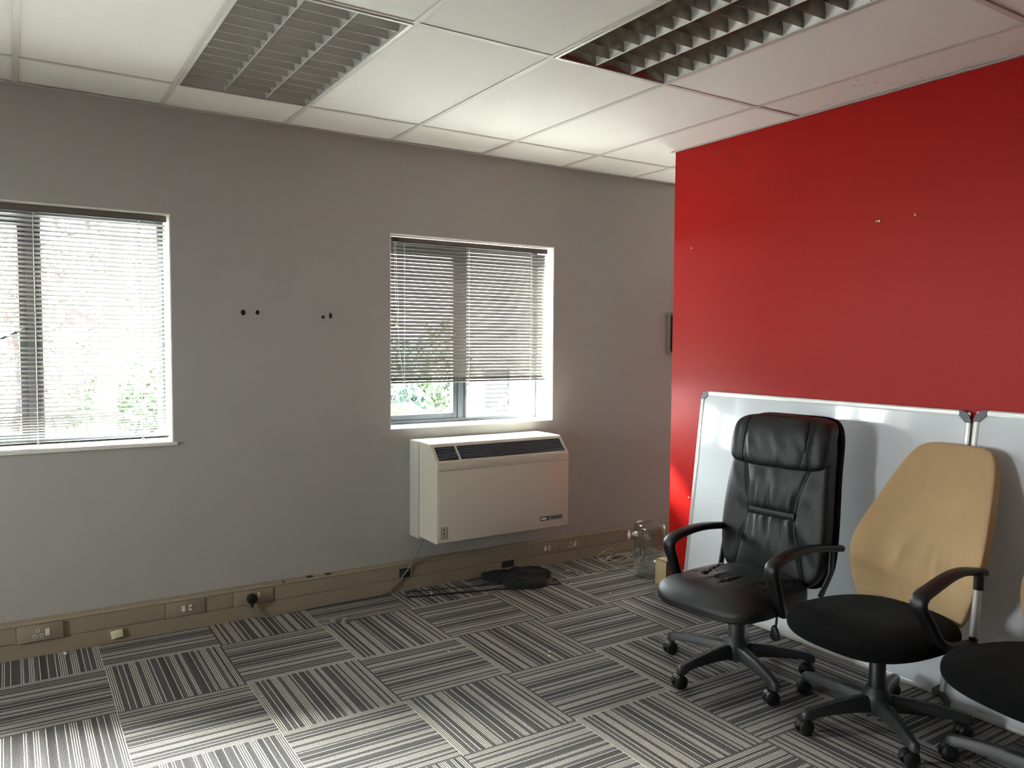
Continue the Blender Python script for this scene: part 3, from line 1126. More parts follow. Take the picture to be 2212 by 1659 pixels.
# ------------------------------------------------------------------ picture frame at the end of the window wall
t = thing('picture_frame', 'grey framed dark picture on the window wall just behind the red wall end', 'picture', (3.53, 0, 1.524))
bm = BM()
for (a, b, c, d) in ((-0.105, -0.085, -0.15, 0.15), (0.085, 0.105, -0.15, 0.15), (-0.085, 0.085, 0.13, 0.15), (-0.085, 0.085, -0.15, -0.13)):
    box(bm, a, b, -0.022, 0, c, d, 0.003, 1)
finish('frame', bm, mat('grey_frame', srgb(120, 120, 112), 0.5), t)
bm = BM(); box(bm, -0.085, 0.085, -0.010, -0.004, -0.13, 0.13)
finish('picture', bm, MT['pictureglass'], t)

# ------------------------------------------------------------------ screws left in the red wall
for (y, z, lab, w2) in ((-0.869, 2.007, 'single small screw at the free end of the red wall', 0), (-2.030, 2.018, 'pair of small screws high on the red wall', 1), (-2.211, 2.024, 'single small screw high on the red wall right of the pair', 0), (-0.887, 0.544, 'small screw low on the red wall beside the whiteboard edge', 0)):
    bm = BM()
    for k in range(1 + w2):
        lathe(bm, [(0.002, 0.0), (0.0022, -0.008), (0.006, -0.009), (0.0055, -0.0115), (0.002, -0.013)], 10, (XR, y - 0.013 * k, z), axis=0)
    tag(finish('screw', bm, MT['brass'], smooth=40), lab, 'screw')


# ------------------------------------------------------------------ whiteboards leaning on the red wall
def whiteboard(label, y0, width, height, lean_x, z0, roll=0.0):
    ang = math.asin(lean_x / height)
    t = thing('whiteboard', label, 'whiteboard', (XR - lean_x - 0.004, y0, z0), group='whiteboards leaning on the red wall')
    t.rotation_euler = (roll, ang, 0)
    th = 0.018
    w, h, fr, cr = width, height, 0.024, 0.05
    bm = BM(); box(bm, -th + 0.004, -0.003, -w + 0.008, -0.008, 0.008, h - 0.008)
    finish('writing_surface', bm, MT['board'], t)
    bm = BM(); box(bm, -0.003, -0.001, -w + 0.01, -0.01, 0.01, h - 0.01)
    finish('backing', bm, MT['skirt_dark'], t)
    for (a, b, c, d) in ((-cr, -w + cr, 0, fr), (-cr, -w + cr, h - fr, h)):
        bm = BM()
        box(bm, -th, 0, min(a, b), max(a, b), c, d, 0.003, 2)
        zm = (c + d) / 2
        box(bm, -th - 0.0012, -th + 0.001, min(a, b), max(a, b), zm - 0.006, zm + 0.006, 0.0008, 1)
        finish('frame_rail', bm, MT['alu'], t, smooth=30)
    for (a, b) in ((-fr, 0), (-w, -w + fr)):
        bm = BM()
        box(bm, -th, 0, a, b, cr, h - cr, 0.003, 2)
        ym = (a + b) / 2
        box(bm, -th - 0.0012, -th + 0.001, ym - 0.006, ym + 0.006, cr, h - cr, 0.0008, 1)
        finish('frame_stile', bm, MT['alu'], t, smooth=30)
    for (sy, yy) in ((1, 0.0), (-1, -w)):
        for (sz, zz) in ((1, 0.0), (-1, h)):
            pts = []
            for k in range(7):
                a = PI / 2 * k / 6
                pts.append((yy - sy * (cr - cr * math.sin(a)), zz + sz * (cr - cr * math.cos(a))))
            # from (cr from side, at edge) round to (side, cr from edge); then the chamfered inner edge
            pts = pts + [(yy - sy * fr, zz + sz * cr), (yy - sy * cr, zz + sz * fr)]
            bm = BM()
            prism(bm, pts, 0, -th - 0.003, 0.001)
            finish('corner_cap', bm, MT['corner'], t, smooth=30)
    return t


whiteboard('glossy whiteboard with aluminium frame standing behind the black leather chair', -0.985, 1.505, 1.19, 0.135, 0.0)
whiteboard('second whiteboard whose grey rounded corner meets the first behind the tan chairs', -2.500, 1.505, 1.205, 0.20, 0.0)


# ------------------------------------------------------------------ office chairs
def star_base(t, m, r0, arch, top, hub_h, ang0, wheel_rot, caster_proto=None):
    """hub, five legs and five twin-wheel casters on a thing's root; returns the caster for copying"""
    bm = BM()
    lathe(bm, [(0.030, top - 0.075), (0.050, top - 0.07), (0.056, top - 0.01), (0.050, top + 0.006), (0.036, top + hub_h)], 28)
    finish('hub', bm, m, t, smooth=40)
    bm = BM()
    rings = []
    for k in range(11):
        v = k / 10
        r = 0.035 + (r0 - 0.035) * v
        zt = top - arch * v ** 2 - 0.004 * v
        hh = 0.058 - 0.030 * v + 0.012 * (v > 0.95)
        hw = 0.027 - 0.009 * v
        sl = 0.55
        rings.append([(r, -hw * sl, zt), (r, hw * sl, zt), (r, hw * 0.9, zt - 0.010), (r, hw, zt - hh), (r, -hw, zt - hh), (r, -hw * 0.9, zt - 0.010)])
    # drop the rounded toe over the caster stem
    zt = top - arch - 0.004
    rings.append([(r0 + 0.014, -0.009, zt - 0.005), (r0 + 0.014, 0.009, zt - 0.005), (r0 + 0.015, 0.015, zt - 0.014), (r0 + 0.015, 0.015, zt - 0.040), (r0 + 0.015, -0.015, zt - 0.040), (r0 + 0.015, -0.015, zt - 0.014)])
    rings.append([(r0 + 0.023, -0.005, zt - 0.012), (r0 + 0.023, 0.005, zt - 0.012), (r0 + 0.024, 0.009, zt - 0.020), (r0 + 0.024, 0.009, zt - 0.038), (r0 + 0.024, -0.009, zt - 0.038), (r0 + 0.024, -0.009, zt - 0.020)])
    loft(bm, rings)
    leg = None
    for k in range(5):
        a = ang0 + 2 * PI * k / 5
        if leg is None:
            leg = finish('leg', bm, m, t, (0, 0, 0), (0, 0, a), smooth=50)
        else:
            inst(leg, 'leg', t, (0, 0, 0), (0, 0, a))
    for k in range(5):
        a = ang0 + 2 * PI * k / 5
        loc = (r0 * math.cos(a), r0 * math.sin(a), 0.0)
        rz = wheel_rot[k]
        stem_top = zt - 0.036
        bm = BM()
        lathe(bm, [(0.009, 0.045), (0.009, stem_top)], 12)
        # hood over the wheels
        rings = []
        for q in range(9):
            b_ = R(-10) + R(180) * q / 8
            rings.append([(-0.014 + 0.031 * math.cos(b_), y, 0.030 + 0.031 * math.sin(b_)) for y in (-0.007, 0.007)] +
                         [(-0.014 + 0.010 * math.cos(b_), y, 0.030 + 0.010 * math.sin(b_)) for y in (0.007, -0.007)])
        loft(bm, rings)
        c = finish('caster', bm, MT['black_plastic'], t, loc, (0, 0, rz), smooth=40)
        for sy in (-1, 1):
            bm = BM()
            lathe(bm, [(0.012, 0.007 * sy), (0.0275, 0.008 * sy), (0.030, 0.011 * sy), (0.0295, 0.020 * sy), (0.024, 0.0255 * sy), (0.010, 0.028 * sy)], 22, (-0.014, 0, 0.030), axis=1)
            finish('wheel', bm, MT['black_plastic'], c, smooth=40)


def arm_loop(t, m, pts, y, name='armrest', wide=0.027, thick=0.016, flare=True):
    P = smooth_path([(p[0], y + (p[2] if len(p) > 2 else 0), p[1]) for p in pts], 7)
    bm = BM()
    sweep(bm, P, lambda v: wide * (0.75 + 0.35 * math.sin(PI * min(1, max(0, (v - 0.15) / 0.75)))), lambda v: thick * (1.15 - 0.35 * v), 14, side=(0, 1, 0), power=2.6)
    return finish(name, bm, m, t, smooth=60)


# ---- executive chair in black leather
t = thing('office_chair', 'black leather high-back office chair with padded headrest', 'chair', (2.105, -1.855, 0), PI + 0.10, group='office chairs along the whiteboards')
A0 = R(178 - 180) - 0.10
star_base(t, MT['base_plastic'], 0.315, 0.030, 0.135, 0.03, A0, [R(160), R(148), R(172), R(140), R(165)])
bm = BM()
lathe(bm, [(0.037, 0.13), (0.037, 0.25), (0.034, 0.255), (0.026, 0.26), (0.026, 0.325)], 26)
finish('gas_column', bm, MT['base_plastic'], t, smooth=40)
bm = BM()
box(bm, -0.16, 0.13, -0.09, 0.09, 0.305, 0.345, 0.008, 2)
box(bm, -0.27, -0.14, -0.035, 0.035, 0.315, 0.335, 0.004, 1)
finish('mechanism', bm, MT['black_plastic'], t, smooth=40)
bm = BM()
sweep(bm, smooth_path([(-0.03, 0.03, 0.325), (-0.05, 0.10, 0.320), (-0.055, 0.150, 0.316), (-0.058, 0.162, 0.298), (-0.058, 0.158, 0.240)], 5), 0.0052, None, 8)
lv = finish('lever', bm, MT['black_plastic'], t, smooth=50)
bm = BM()
puff(bm, (0.010, 0.020, 0.034), 3, 6, lambda p, w: Vector((p.x, p.y * (1.0 - 0.45 * w.z), p.z)))
finish('lever_paddle', bm, MT['black_plastic'], lv, (-0.058, 0.154, 0.210), (R(8), 0, 0), smooth=60)


def leather_seat(p, w):
    # plan: rounded front, narrower at the rear; the front edge rolls down
    x, y, z = p
    y *= 1.0 - 0.10 * max(0, -w.x) ** 2
    top = max(0.0, w.z)
    side = abs(y) / 0.255
    roll = max(0.0, (x - 0.12) / 0.16)
    z -= 0.040 * roll ** 2.4
    if w.z < 0:
        z += 0.022 * max(0, roll) ** 1.5
        z *= 0.9
    z += top * 0.020 * (1 - min(1, side) ** 2.2) * (1 - 0.4 * roll)
    if top > 0.3:
        # cross seam with gathers behind and ahead of it, and the two side seams running back
        xs = 0.045 + 0.02 * (1 - (y / 0.2) ** 2)
        dx = x - xs
        z -= 0.009 * gauss(dx, 0.010) * gauss(y, 0.19)
        g_ = math.sin(y * 95 + 6 * dx + 2.3 * math.sin(y * 31)) * math.sin(y * 37 + 1.0)
        z += 0.004 * g_ * gauss(dx - 0.028, 0.035) * gauss(y, 0.16)
        z += 0.006 * g_ * gauss(dx + 0.040, 0.06) * gauss(y, 0.16)
        for sgn in (-1, 1):
            ys = sgn * (0.105 + 0.10 * max(0, (xs - x)) / 0.3)
            if x < xs:
                z -= 0.009 * gauss(y - ys, 0.009)
                z += 0.004 * math.sin(x * 120 + sgn) * gauss(y - ys, 0.04)
    return Vector((x, y, z))


bm = BM()
puff(bm, (0.275, 0.262, 0.050), 4.6, 80, leather_seat)
finish('seat', bm, MT['leather'], t, (0.030, 0, 0.368), smooth=70)
bm = BM()
puff(bm, (0.245, 0.225, 0.014), 6, 8)
finish('seat_pan', bm, MT['black_plastic'], t, (0.02, 0, 0.332), smooth=60)

BZ0, BZ1 = 0.365, 1.115


def back_x(z):
    return interp([0.36, 0.50, 0.62, 0.80, 0.95, 1.12], [-0.262, -0.278, -0.288, -0.314, -0.347, -0.387], z)


def back_hw(z):
    return interp([0.36, 0.45, 0.62, 0.75, 0.90, 1.02, 1.12], [0.252, 0.264, 0.268, 0.262, 0.250, 0.246, 0.242], z)


def seam_y(z):
    return interp([0.36, 0.50, 0.62, 0.682, 0.74, 0.88, 0.93], [0.190, 0.160, 0.126, 0.117, 0.122, 0.160, 0.170], z)


def leather_back(p, w):
    z = 0.74 + p.z
    hw = back_hw(z)
    y = w.y * hw
    x = p.x + back_x(z)
    front = max(0.0, w.x)
    s = y / hw
    x += 0.010 * (s * s)                                        # wings come forward a little
    if front > 0.25:
        # hourglass seams either side of the centre panel, pinched at the strap
        ys = seam_y(z)
        for sg in (-1, 1):
            x -= 0.009 * gauss(y - sg * ys, 0.010) * front
            x += 0.005 * gauss(y - sg * (ys + 0.045), 0.035) * front * math.sin(z * 34 + sg * 2 + y * 22)
        inside = 1 / (1 + math.exp((abs(y) - ys) / 0.012))
        dz = z - 0.682
        fold = math.sin(y * 150 + 1.2 * math.sin(z * 20)) * 0.6 + math.sin(y * 83 + 2 + z * 6) * 0.7
        x += 0.006 * fold * gauss(dz - (0.045 if dz > 0 else -0.05), 0.075) * inside * front
        x += 0.003 * math.sin(y * 60 + z * 9) * inside * gauss(z - 0.84, 0.06) * front
        x += 0.020 * (1 - (y / ys) ** 2) * inside * gauss(z - 0.53, 0.11) * front
        x += 0.012 * (1 - (y / ys) ** 2) * inside * gauss(z - 0.80, 0.09) * front
        x -= 0.014 * gauss(dz, 0.022) * inside * front
    return Vector((x, y, z))


bm = BM()
puff(bm, (0.058, 1.0, 0.375), 5.5, 100, leather_back)
finish('backrest', bm, MT['leather'], t, smooth=75)
for sg in (-1, 1):
    pts = []
    for k in range(30):
        z = 0.395 + (0.905 - 0.395) * k / 29
        y = sg * seam_y(z)
        pts.append((0.0565 + back_x(z) + 0.010 * (y / back_hw(z)) ** 2 - 0.0085 - 0.012 * gauss(z - 0.682, 0.022) * 0.5, y, z))
    bm = BM()
    sweep(bm, pts, 0.0022, None, 6)
    finish('seam', bm, MT['seam'], t, smooth=60)
# plain shell wrapped round the rear and the sides
bm = BM()


def shell_back(p, w):
    z = 0.742 + p.z
    return Vector((p.x + back_x(z) - 0.044, w.y * (back_hw(z) + 0.006), z))


puff(bm, (0.030, 1.0, 0.383), 7, 20, shell_back)
finish('back_shell', bm, MT['black_fabric'], t, smooth=70)
bm = BM()
pts = [(back_x(0.682) + 0.050 + 0.006 * (1 - (k / 6 - 0.5) ** 2 * 4), -0.118 + 0.236 * k / 6, 0.682) for k in range(7)]
sweep(bm, pts, 0.017, 0.007, 10, side=(0, 0, 1), power=3.5)
finish('lumbar_strap', bm, MT['leather'], t, smooth=60)


def head_roll(p, w):
    z = 1.005 + p.z
    y = w.y * (0.249 - 0.006 * max(0, w.z))
    x = p.x + back_x(z) + 0.026 + 0.010 * (1 - w.z * w.z) + 0.10 * y * y
    x -= 0.016 * max(0, w.z) ** 3
    if w.x > 0.2:
        for sg in (-1, 1):
            x -= 0.010 * gauss(y - sg * 0.166, 0.010)
        x += 0.003 * math.sin(y * 70 + z * 12) * gauss(abs(y) - 0.21, 0.03)
    return Vector((x, y, z))


bm = BM()
puff(bm, (0.064, 1.0, 0.117), 5.2, 44, head_roll)
finish('headrest', bm, MT['leather'], t, smooth=75)


def head_pad(p, w):
    z = 1.008 + p.z
    y = p.y
    x = p.x + back_x(z) + 0.040 + 0.012 * (1 - w.z * w.z)
    x -= 0.014 * max(0, w.z) ** 3
    if w.x > 0.2:
        x += 0.0035 * math.sin(y * 80 + 1.4 * math.sin(z * 25)) * gauss(z - 0.985, 0.06) + 0.0022 * math.sin(y * 41 + z * 26)
    return Vector((x, y, z))


bm = BM()
puff(bm, (0.064, 0.163, 0.119), 5.0, 30, head_pad)
finish('headrest_pad', bm, MT['leather'], t, smooth=75)
for sg in (-1, 1):
    bm = BM()
    pts = []
    for k in range(17):
        a = R(-64) + R(122) * k / 16
        z = 1.006 + 0.106 * math.copysign(abs(math.sin(a)) ** 0.6, math.sin(a))
        pts.append((back_x(z) + 0.044 + 0.060 * max(0.0, math.cos(a)) ** 0.55, sg * 0.166, z))
    sweep(bm, pts, 0.0036, None, 8)
    finish('piping', bm, MT['seam'], t, smooth=60)
ARM1 = [(0.02, 0.335), (0.045, 0.40), (0.10, 0.47), (0.155, 0.535), (0.178, 0.572), (0.160, 0.598), (0.10, 0.618), (0.0, 0.640), (-0.10, 0.642), (-0.20, 0.630), (-0.30, 0.612)]
ARM1 = [(-0.02, 0.335, -0.045), (0.06, 0.352, -0.01), (0.105, 0.41), (0.135, 0.48), (0.158, 0.530), (0.152, 0.562), (0.10, 0.580), (0.02, 0.592), (-0.08, 0.594), (-0.18, 0.585), (-0.28, 0.570), (-0.365, 0.556)]
for sg in (-1, 1):
    a = arm_loop(t, MT['black_plastic'], [(p[0], p[1], (p[2] if len(p) > 2 else 0) * sg) for p in ARM1], (0.272 if sg > 0 else -0.256), wide=0.028, thick=0.019)
    bm = BM()
    sweep(bm, [(-0.225, sg * 0.262, 0.36), (-0.275, sg * 0.280, 0.46), (-0.295, sg * 0.272, 0.565)], 0.006, 0.018, 8, side=(0, 1, 0), power=4)
    finish('arm_bracket', bm, MT['black_plastic'], t, smooth=50)


# ---- tan-backed task chairs
def task_chair(label, loc, rz, ang0, wheels, bend_seed):
    t = thing('office_chair', label, 'chair', loc, rz, group='office chairs along the whiteboards')
    star_base(t, MT['base_plastic'], 0.305, 0.022, 0.118, 0.03, ang0, wheels)
    bm = BM()
    lathe(bm, [(0.030, 0.10), (0.030, 0.24), (0.027, 0.245), (0.022, 0.25), (0.022, 0.34)], 24)
    finish('gas_column', bm, MT['black_plastic'], t, smooth=40)
    bm = BM()
    box(bm, -0.20, 0.10, -0.075, 0.075, 0.322, 0.352, 0.006, 2)
    finish('mechanism', bm, MT['black_plastic'], t, smooth=40)

    def seat_def(p, w):
        x, y, z = p
        y *= 1.0 - 0.13 * max(0, -w.x) ** 1.5
        roll = max(0.0, (x - 0.06) / 0.22)
        z -= 0.030 * roll ** 2.2
        if w.z > 0:
            z += 0.012 * (1 - (y / 0.3) ** 2) - 0.010 * gauss(x + 0.05, 0.14) * gauss(y, 0.14)
            z += 0.0015 * math.sin(y * 46 + bend_seed) * gauss(x - 0.12, 0.1)
        else:
            z *= 0.85
        return Vector((x, y, z))
    bm = BM()
    puff(bm, (0.275, 0.282, 0.048), 2.9, 26, seat_def)
    finish('seat', bm, MT['black_fabric'], t, (0.035, 0, 0.388), smooth=75)
    bm = BM()
    puff(bm, (0.22, 0.22, 0.012), 5, 8)
    finish('seat_pan', bm, MT['black_plastic'], t, (0.0, 0, 0.350), smooth=60)

    zs = [0.36, 0.44, 0.54, 0.63, 0.70, 0.79, 0.89, 0.98, 1.045]
    ws = [0.212, 0.234, 0.258, 0.268, 0.262, 0.240, 0.214, 0.190, 0.172]
    cx = [-0.238, -0.240, -0.252, -0.270, -0.298, -0.341, -0.392, -0.442, -0.478]

    def back_def(p, w):
        z = 0.702 + p.z
        hw = interp(zs, ws, z)
        y = w.y * hw + interp([0.36, 0.50, 0.64], [-0.024, -0.010, 0.0], z)
        x = p.x * (0.65 + 0.35 * (1 - w.z * w.z)) + interp(zs, cx, z)
        x += 0.9 * y * y * (0.4 + 0.6 * gauss(z - 0.62, 0.22))
        if w.x > 0.2:
            for (yy, zz, k, tilt) in ((-0.075, 0.62, 1.0, 0.30), (-0.045, 0.64, 0.6, 0.2), (0.085, 0.585, 1.0, -0.10), (0.118, 0.59, 0.8, -0.10), (0.03, 0.63, 0.5, 0.1)):
                u = (y - yy) - tilt * (z - zz)
                x += k * (0.0100 * gauss(u, 0.011) - 0.0090 * gauss(u - 0.022, 0.013)) * gauss(z - zz, 0.06)
            x -= 0.010 * gauss(y + 0.14, 0.05) * gauss(z - 0.64, 0.09)
            x -= 0.009 * gauss(z - 0.78, 0.05) * gauss(y, 0.12)
        return Vector((x, y, z))
    bm = BM()
    puff(bm, (0.036, 1.0, 0.348), 7.0, 56, back_def)
    finish('backrest', bm, MT['tan'], t, smooth=75)
    bm = BM()
    sweep(bm, smooth_path([(-0.10, 0, 0.335), (-0.25, 0, 0.33), (-0.305, 0, 0.37), (-0.31, 0, 0.5), (-0.335, 0, 0.62)], 5), 0.030, 0.007, 8, side=(0, 1, 0), power=4)
    finish('back_bar', bm, MT['black_plastic'], t, smooth=50)
    # single armrest on one side: black loop in front, chrome post behind
    pts = [(-0.150, 0.372, 0.008), (-0.07, 0.380, 0.010), (0.02, 0.398, 0.012), (0.078, 0.440, 0.008), (0.115, 0.495, 0.002), (0.155, 0.545), (0.166, 0.572), (0.148, 0.596), (0.09, 0.615), (0.0, 0.640), (-0.08, 0.648), (-0.17, 0.636), (-0.215, 0.628)]
    a = arm_loop(t, MT['black_plastic'], pts, 0.262, wide=0.028, thick=0.017)
    bm = BM()
    sweep(bm, [(-0.150, 0.272, 0.40), (-0.165, 0.276, 0.60)], 0.0140, None, 16)
    finish('arm_post', bm, MT['chrome'], t, smooth=60)
    bm = BM()
    sweep(bm, [(-0.163, 0.276, 0.575), (-0.167, 0.274, 0.638)], 0.018, 0.016, 12, power=3)
    finish('post_cap', bm, MT['black_plastic'], t, smooth=60)
    bm = BM()
    sweep(bm, smooth_path([(-0.02, 0.12, 0.345), (-0.09, 0.2, 0.348), (-0.145, 0.268, 0.365), (-0.150, 0.272, 0.405)], 4), 0.020, 0.012, 10, power=3)
    finish('arm_bracket', bm, MT['black_plastic'], t, smooth=60)
    return t


task_chair('tan ribbed-back office chair with black seat and one armrest beside the leather chair', (2.2, -2.465, 0), PI - 0.05, R(22 - 180), [R(150), R(140), R(165), R(158), R(170)], 0.4)
task_chair('tan-backed office chair cut off by the right edge of the photo', (2.215, -3.072, 0), PI - 0.21, R(26 - 180) + 0.19, [R(160), R(150), R(140), R(170), R(155)], 1.7)

# ------------------------------------------------------------------ small things on the floor
# upturned glass drinks dispenser with its tap
t = thing('glass_jar', 'clear glass drinks dispenser jar with white and red tap by the skirting', 'jar', (2.766, -0.575, 0))
bm = BM()
prof_o = [(0.060, 0.012), (0.078, 0.016), (0.082, 0.03), (0.099, 0.06), (0.102, 0.10), (0.101, 0.22), (0.099, 0.31), (0.095, 0.327), (0.086, 0.334)]
prof_i = [(0.082, 0.331), (0.092, 0.323), (0.0955, 0.31), (0.0975, 0.22), (0.0985, 0.10), (0.0955, 0.062), (0.0785, 0.032), (0.060, 0.020)]
lathe(bm, prof_o + [(0.084, 0.332)] + prof_i, 40, cap=False)
lathe(bm, [(0.001, 0.334), (0.086, 0.334), (0.084, 0.331), (0.001, 0.331)], 40, cap=False)
jar = finish('glass_body', bm, MT['jar'], t, smooth=50)
bm = BM()
lathe(bm, [(0.058, 0.0), (0.086, 0.0), (0.088, 0.004), (0.088, 0.016), (0.08, 0.02), (0.058, 0.02)], 36)
finish('mouth_rim', bm, MT['jar'], t, smooth=50)
# raised embossed ornament low on the glass, facing the room
bm = BM()
rq = random.Random(11)
for k in range(26):
    a = R(175) + R(150) * rq.random()
    z = 0.07 + 0.12 * rq.random()
    pts = []
    a2, z2 = a, z
    for q in range(4):
        pts.append((0.1022 * math.cos(a2), 0.1022 * math.sin(a2), z2))
        a2 += rq.uniform(-0.14, 0.14); z2 += rq.uniform(-0.006, 0.022)
    sweep(bm, smooth_path(pts, 4), 0.0022, None, 6)
finish('embossing', bm, MT['jar'], t, smooth=60)
ta = R(176)
bm = BM()
tp = finish('tap', (lambda b: (lathe(b, [(0.006, 0.0), (0.016, 0.004), (0.016, 0.012), (0.010, 0.018), (0.009, 0.034), (0.006, 0.04)], 16, (0, 0, 0), axis=0), b)[1])(bm), MT['white_plastic'], t, (0.101 * math.cos(ta), 0.101 * math.sin(ta), 0.278), (0, 0, ta), smooth=40)
bm = BM(); sweep(bm, [(0.032, 0, 0.0), (0.056, 0, -0.002)], 0.006, None, 10)
finish('tap_stem', bm, MT['red_plastic'], tp, smooth=40)
bm = BM()
lathe(bm, [(0.006, 0.056), (0.016, 0.058), (0.016, 0.062), (0.006, 0.064)], 16, (0, 0, 0), axis=0)
box(bm, 0.056, 0.066, -0.004, 0.004, -0.03, 0.03, 0.002, 1)
finish('tap_handle', bm, MT['chrome'], tp, smooth=40)

# small cardboard box with a cut-away front
t = thing('cardboard_box', 'small open-fronted cardboard box between glass jar and whiteboard edge', 'box', (2.735, -0.76, 0), 0.0)
bm = BM()
x0, x1, y0, y1, h = -0.047, 0.03, -0.042, 0.052, 0.155
box(bm, x0, x0 + 0.003, y0, y1, 0, h)
box(bm, x0, x1, y1 - 0.003, y1, 0, h)
box(bm, x0, x1, y0, y1, 0.0, 0.003)
box(bm, x0, x1, y0, y1, h - 0.003, h)
box(bm, x0, x1, y0, y0 + 0.003, 0, 0.062)
box(bm, x1 - 0.003, x1, y0, y1, 0, h)
finish('carton', bm, MT['card'], t)
bm = BM(); box(bm, x0 + 0.006, x1 - 0.008, y0 + 0.010, y0 + 0.014, 0.05, h - 0.012)
finish('inner_flap', bm, MT['card'], t)
bm = BM(); box(bm, -0.012, -0.0105, y0 + 0.008, y0 + 0.012, 0.06, h - 0.01)
finish('flap_slit', bm, MT['card_dark'], t)

# coil of cream cable behind the jar, and a grey lead with its plug
bm = BM()
rq = random.Random(5)
pts = []
for k in range(58):
    a = k * 2 * PI / 11.3
    rx = 0.125 + 0.04 * math.sin(k * 0.9) + rq.uniform(-0.03, 0.03)
    ry = 0.07 + 0.03 * math.cos(k * 0.63) + rq.uniform(-0.02, 0.02)
    pts.append((2.86 + 0.02 * math.sin(k * 0.31) + rx * math.cos(a), -0.205 + ry * math.sin(a) + 0.012 * math.cos(k * 0.5), 0.006 + 0.0011 * k * (0.55 + 0.45 * math.sin(k * 1.7)) + 0.003))
pts = [(p[0], min(p[1], -0.062), max(p[2], 0.005)) for p in pts]
sweep(bm, smooth_path(pts, 5), 0.0028, None, 7)
tag(finish('cable_coil', bm, MT['cable_white'], smooth=60), 'loose coil of cream cable on the carpet behind the glass jar', 'cable')
t = thing('loose_lead', 'thin grey lead with moulded plug end lying towards the glass jar', 'cable', (2.36, -0.27, 0))
bm = BM()
pts = [(0.02, 0.0, 0.008), (0.08, -0.03, 0.004), (0.16, -0.065, 0.004), (0.26, -0.10, 0.004), (0.36, -0.12, 0.004), (0.42, -0.125, 0.004)]
sweep(bm, smooth_path(pts, 5), 0.003, None, 7)
finish('wire', bm, MT['cable'], t, smooth=60)
bm = BM(); puff(bm, (0.020, 0.014, 0.009), 3, 5)
finish('plug_end', bm, MT['clip'], t, (0, 0.008, 0.010), (0, 0, -0.4), smooth=60)

# black cloth heap and the flat black frame below the heater
def cloth_def(p, w):
    a = math.atan2(p.y, p.x)
    k = 1 + 0.16 * math.sin(3 * a + 0.6) + 0.10 * math.sin(5 * a + 2)
    x, y = p.x * k, p.y * k
    z = p.z
    if w.z > 0:
        z = 0.010 + (0.032 + 0.020 * noise.noise(Vector((x * 14, y * 14, 3.0))) + 0.010 * noise.noise(Vector((x * 35, y * 35, 8.0)))) * max(0.0, w.z) ** 0.8
    else:
        z = 0.0
    return Vector((x, min(y, 0.168), max(z, 0.0)))


bm = BM()
puff(bm, (0.18, 0.165, 0.03), 3.4, 24, cloth_def)
tag(finish('black_cloth', bm, MT['cloth'], None, (2.03, -0.240, 0.0064), (0, 0, 0.05), smooth=70), 'crumpled black cloth lying on the carpet under the wall heater', 'cloth')
t = thing('flat_frame', 'thin black flat frame lying on the carpet under the black cloth', 'frame', (1.30, -0.168, 0), R(-15.5))
bm = BM()
L_ = 0.93
box(bm, 0, L_, -0.018, 0.0, 0.0005, 0.0062, 0.0015, 1)
finish('frame_bar', bm, MT['black_plastic'], t)
bm = BM(); box(bm, 0, L_, 0.085, 0.089, 0.0005, 0.0055, 0.001, 1)
finish('frame_bar', bm, MT['black_plastic'], t)
bm = BM(); box(bm, 0, 0.008, 0.0, 0.085, 0.0005, 0.006, 0.001, 1)
finish('frame_end', bm, MT['black_plastic'], t)
bm = BM(); box(bm, L_ - 0.008, L_, 0.0, 0.085, 0.0005, 0.006, 0.001, 1)
finish('frame_end', bm, MT['black_plastic'], t)

# pale foam block stuck to the skirting
bm = BM(); box(bm, -0.026, 0.026, -0.012, 0.0, -0.018, 0.018, 0.002, 2)
tag(finish('foam_block', bm, MT['paper'], None, (-0.172, -SK - 0.0015, 0.042), (0, R(-6), 0), smooth=40), 'small pale yellow block stuck low on the skirting front', 'block')
# clear plastic cable clips on the carpet
for (x, y, rz, lab) in ((0.855, -0.365, 0.4, 'small clear grey plastic clip on the carpet, the taller one of two'), (0.815, -0.335, 1.9, 'small clear grey plastic clip on the carpet, lying flat behind the other')):
    t = thing('plastic_clip', lab, 'clip', (x, y, 0), rz, group='plastic clips on the carpet')
    bm = BM()
    lathe(bm, [(0.010, 0.0005), (0.016, 0.001), (0.016, 0.022), (0.013, 0.024), (0.010, 0.022)], 14)
    finish('clip_ring', bm, MT['clip'], t, smooth=40)
    bm = BM(); box(bm, 0.014, 0.042, -0.008, 0.008, 0.0005, 0.010, 0.002, 1)
    finish('clip_tail', bm, MT['clip'], t)
# scraps of paper fluff
SCR = [(-0.39, -0.085, 0.014, 'white scrap at the skirting foot below the raised three-pin socket'),
       (1.44, -0.195, 0.012, 'white scrap inside the black flat frame'),
       (1.50, -1.28, 0.008, 'pale crumb on the carpet in the middle of the room, nearer of two'),
       (1.53, -1.24, 0.007, 'pale crumb on the carpet in the middle of the room, farther of two'),
       (1.13, -0.985, 0.007, 'tiny pale crumb on the carpet in front of the heater'),
       (2.245, -0.455, 0.008, 'white crumb beside the end of the black flat frame'),
       (2.33, -0.72, 0.007, 'white crumb on the carpet between flat frame and leather chair'),
       (0.26, -1.0, 0.004, 'tiny white fleck on the carpet in front of the switch socket'),
       (2.50, -0.36, 0.008, 'white crumb on the carpet beside the grey lead')]
for (x, y, r_s, lab) in SCR:
    bm = BM()
    rq = random.Random(int(abs(x * 1000)))
    puff(bm, (r_s, r_s * 0.6, r_s * 0.35), 2, 3, lambda p, w: p * (1 + 0.35 * noise.noise(p * 160)))
    tag(finish('paper_scrap', bm, MT['scrap'], None, (x, y, r_s * 0.4), (0, 0, rq.uniform(0, 3)), smooth=60), lab, 'scrap', 'paper scraps on the carpet')

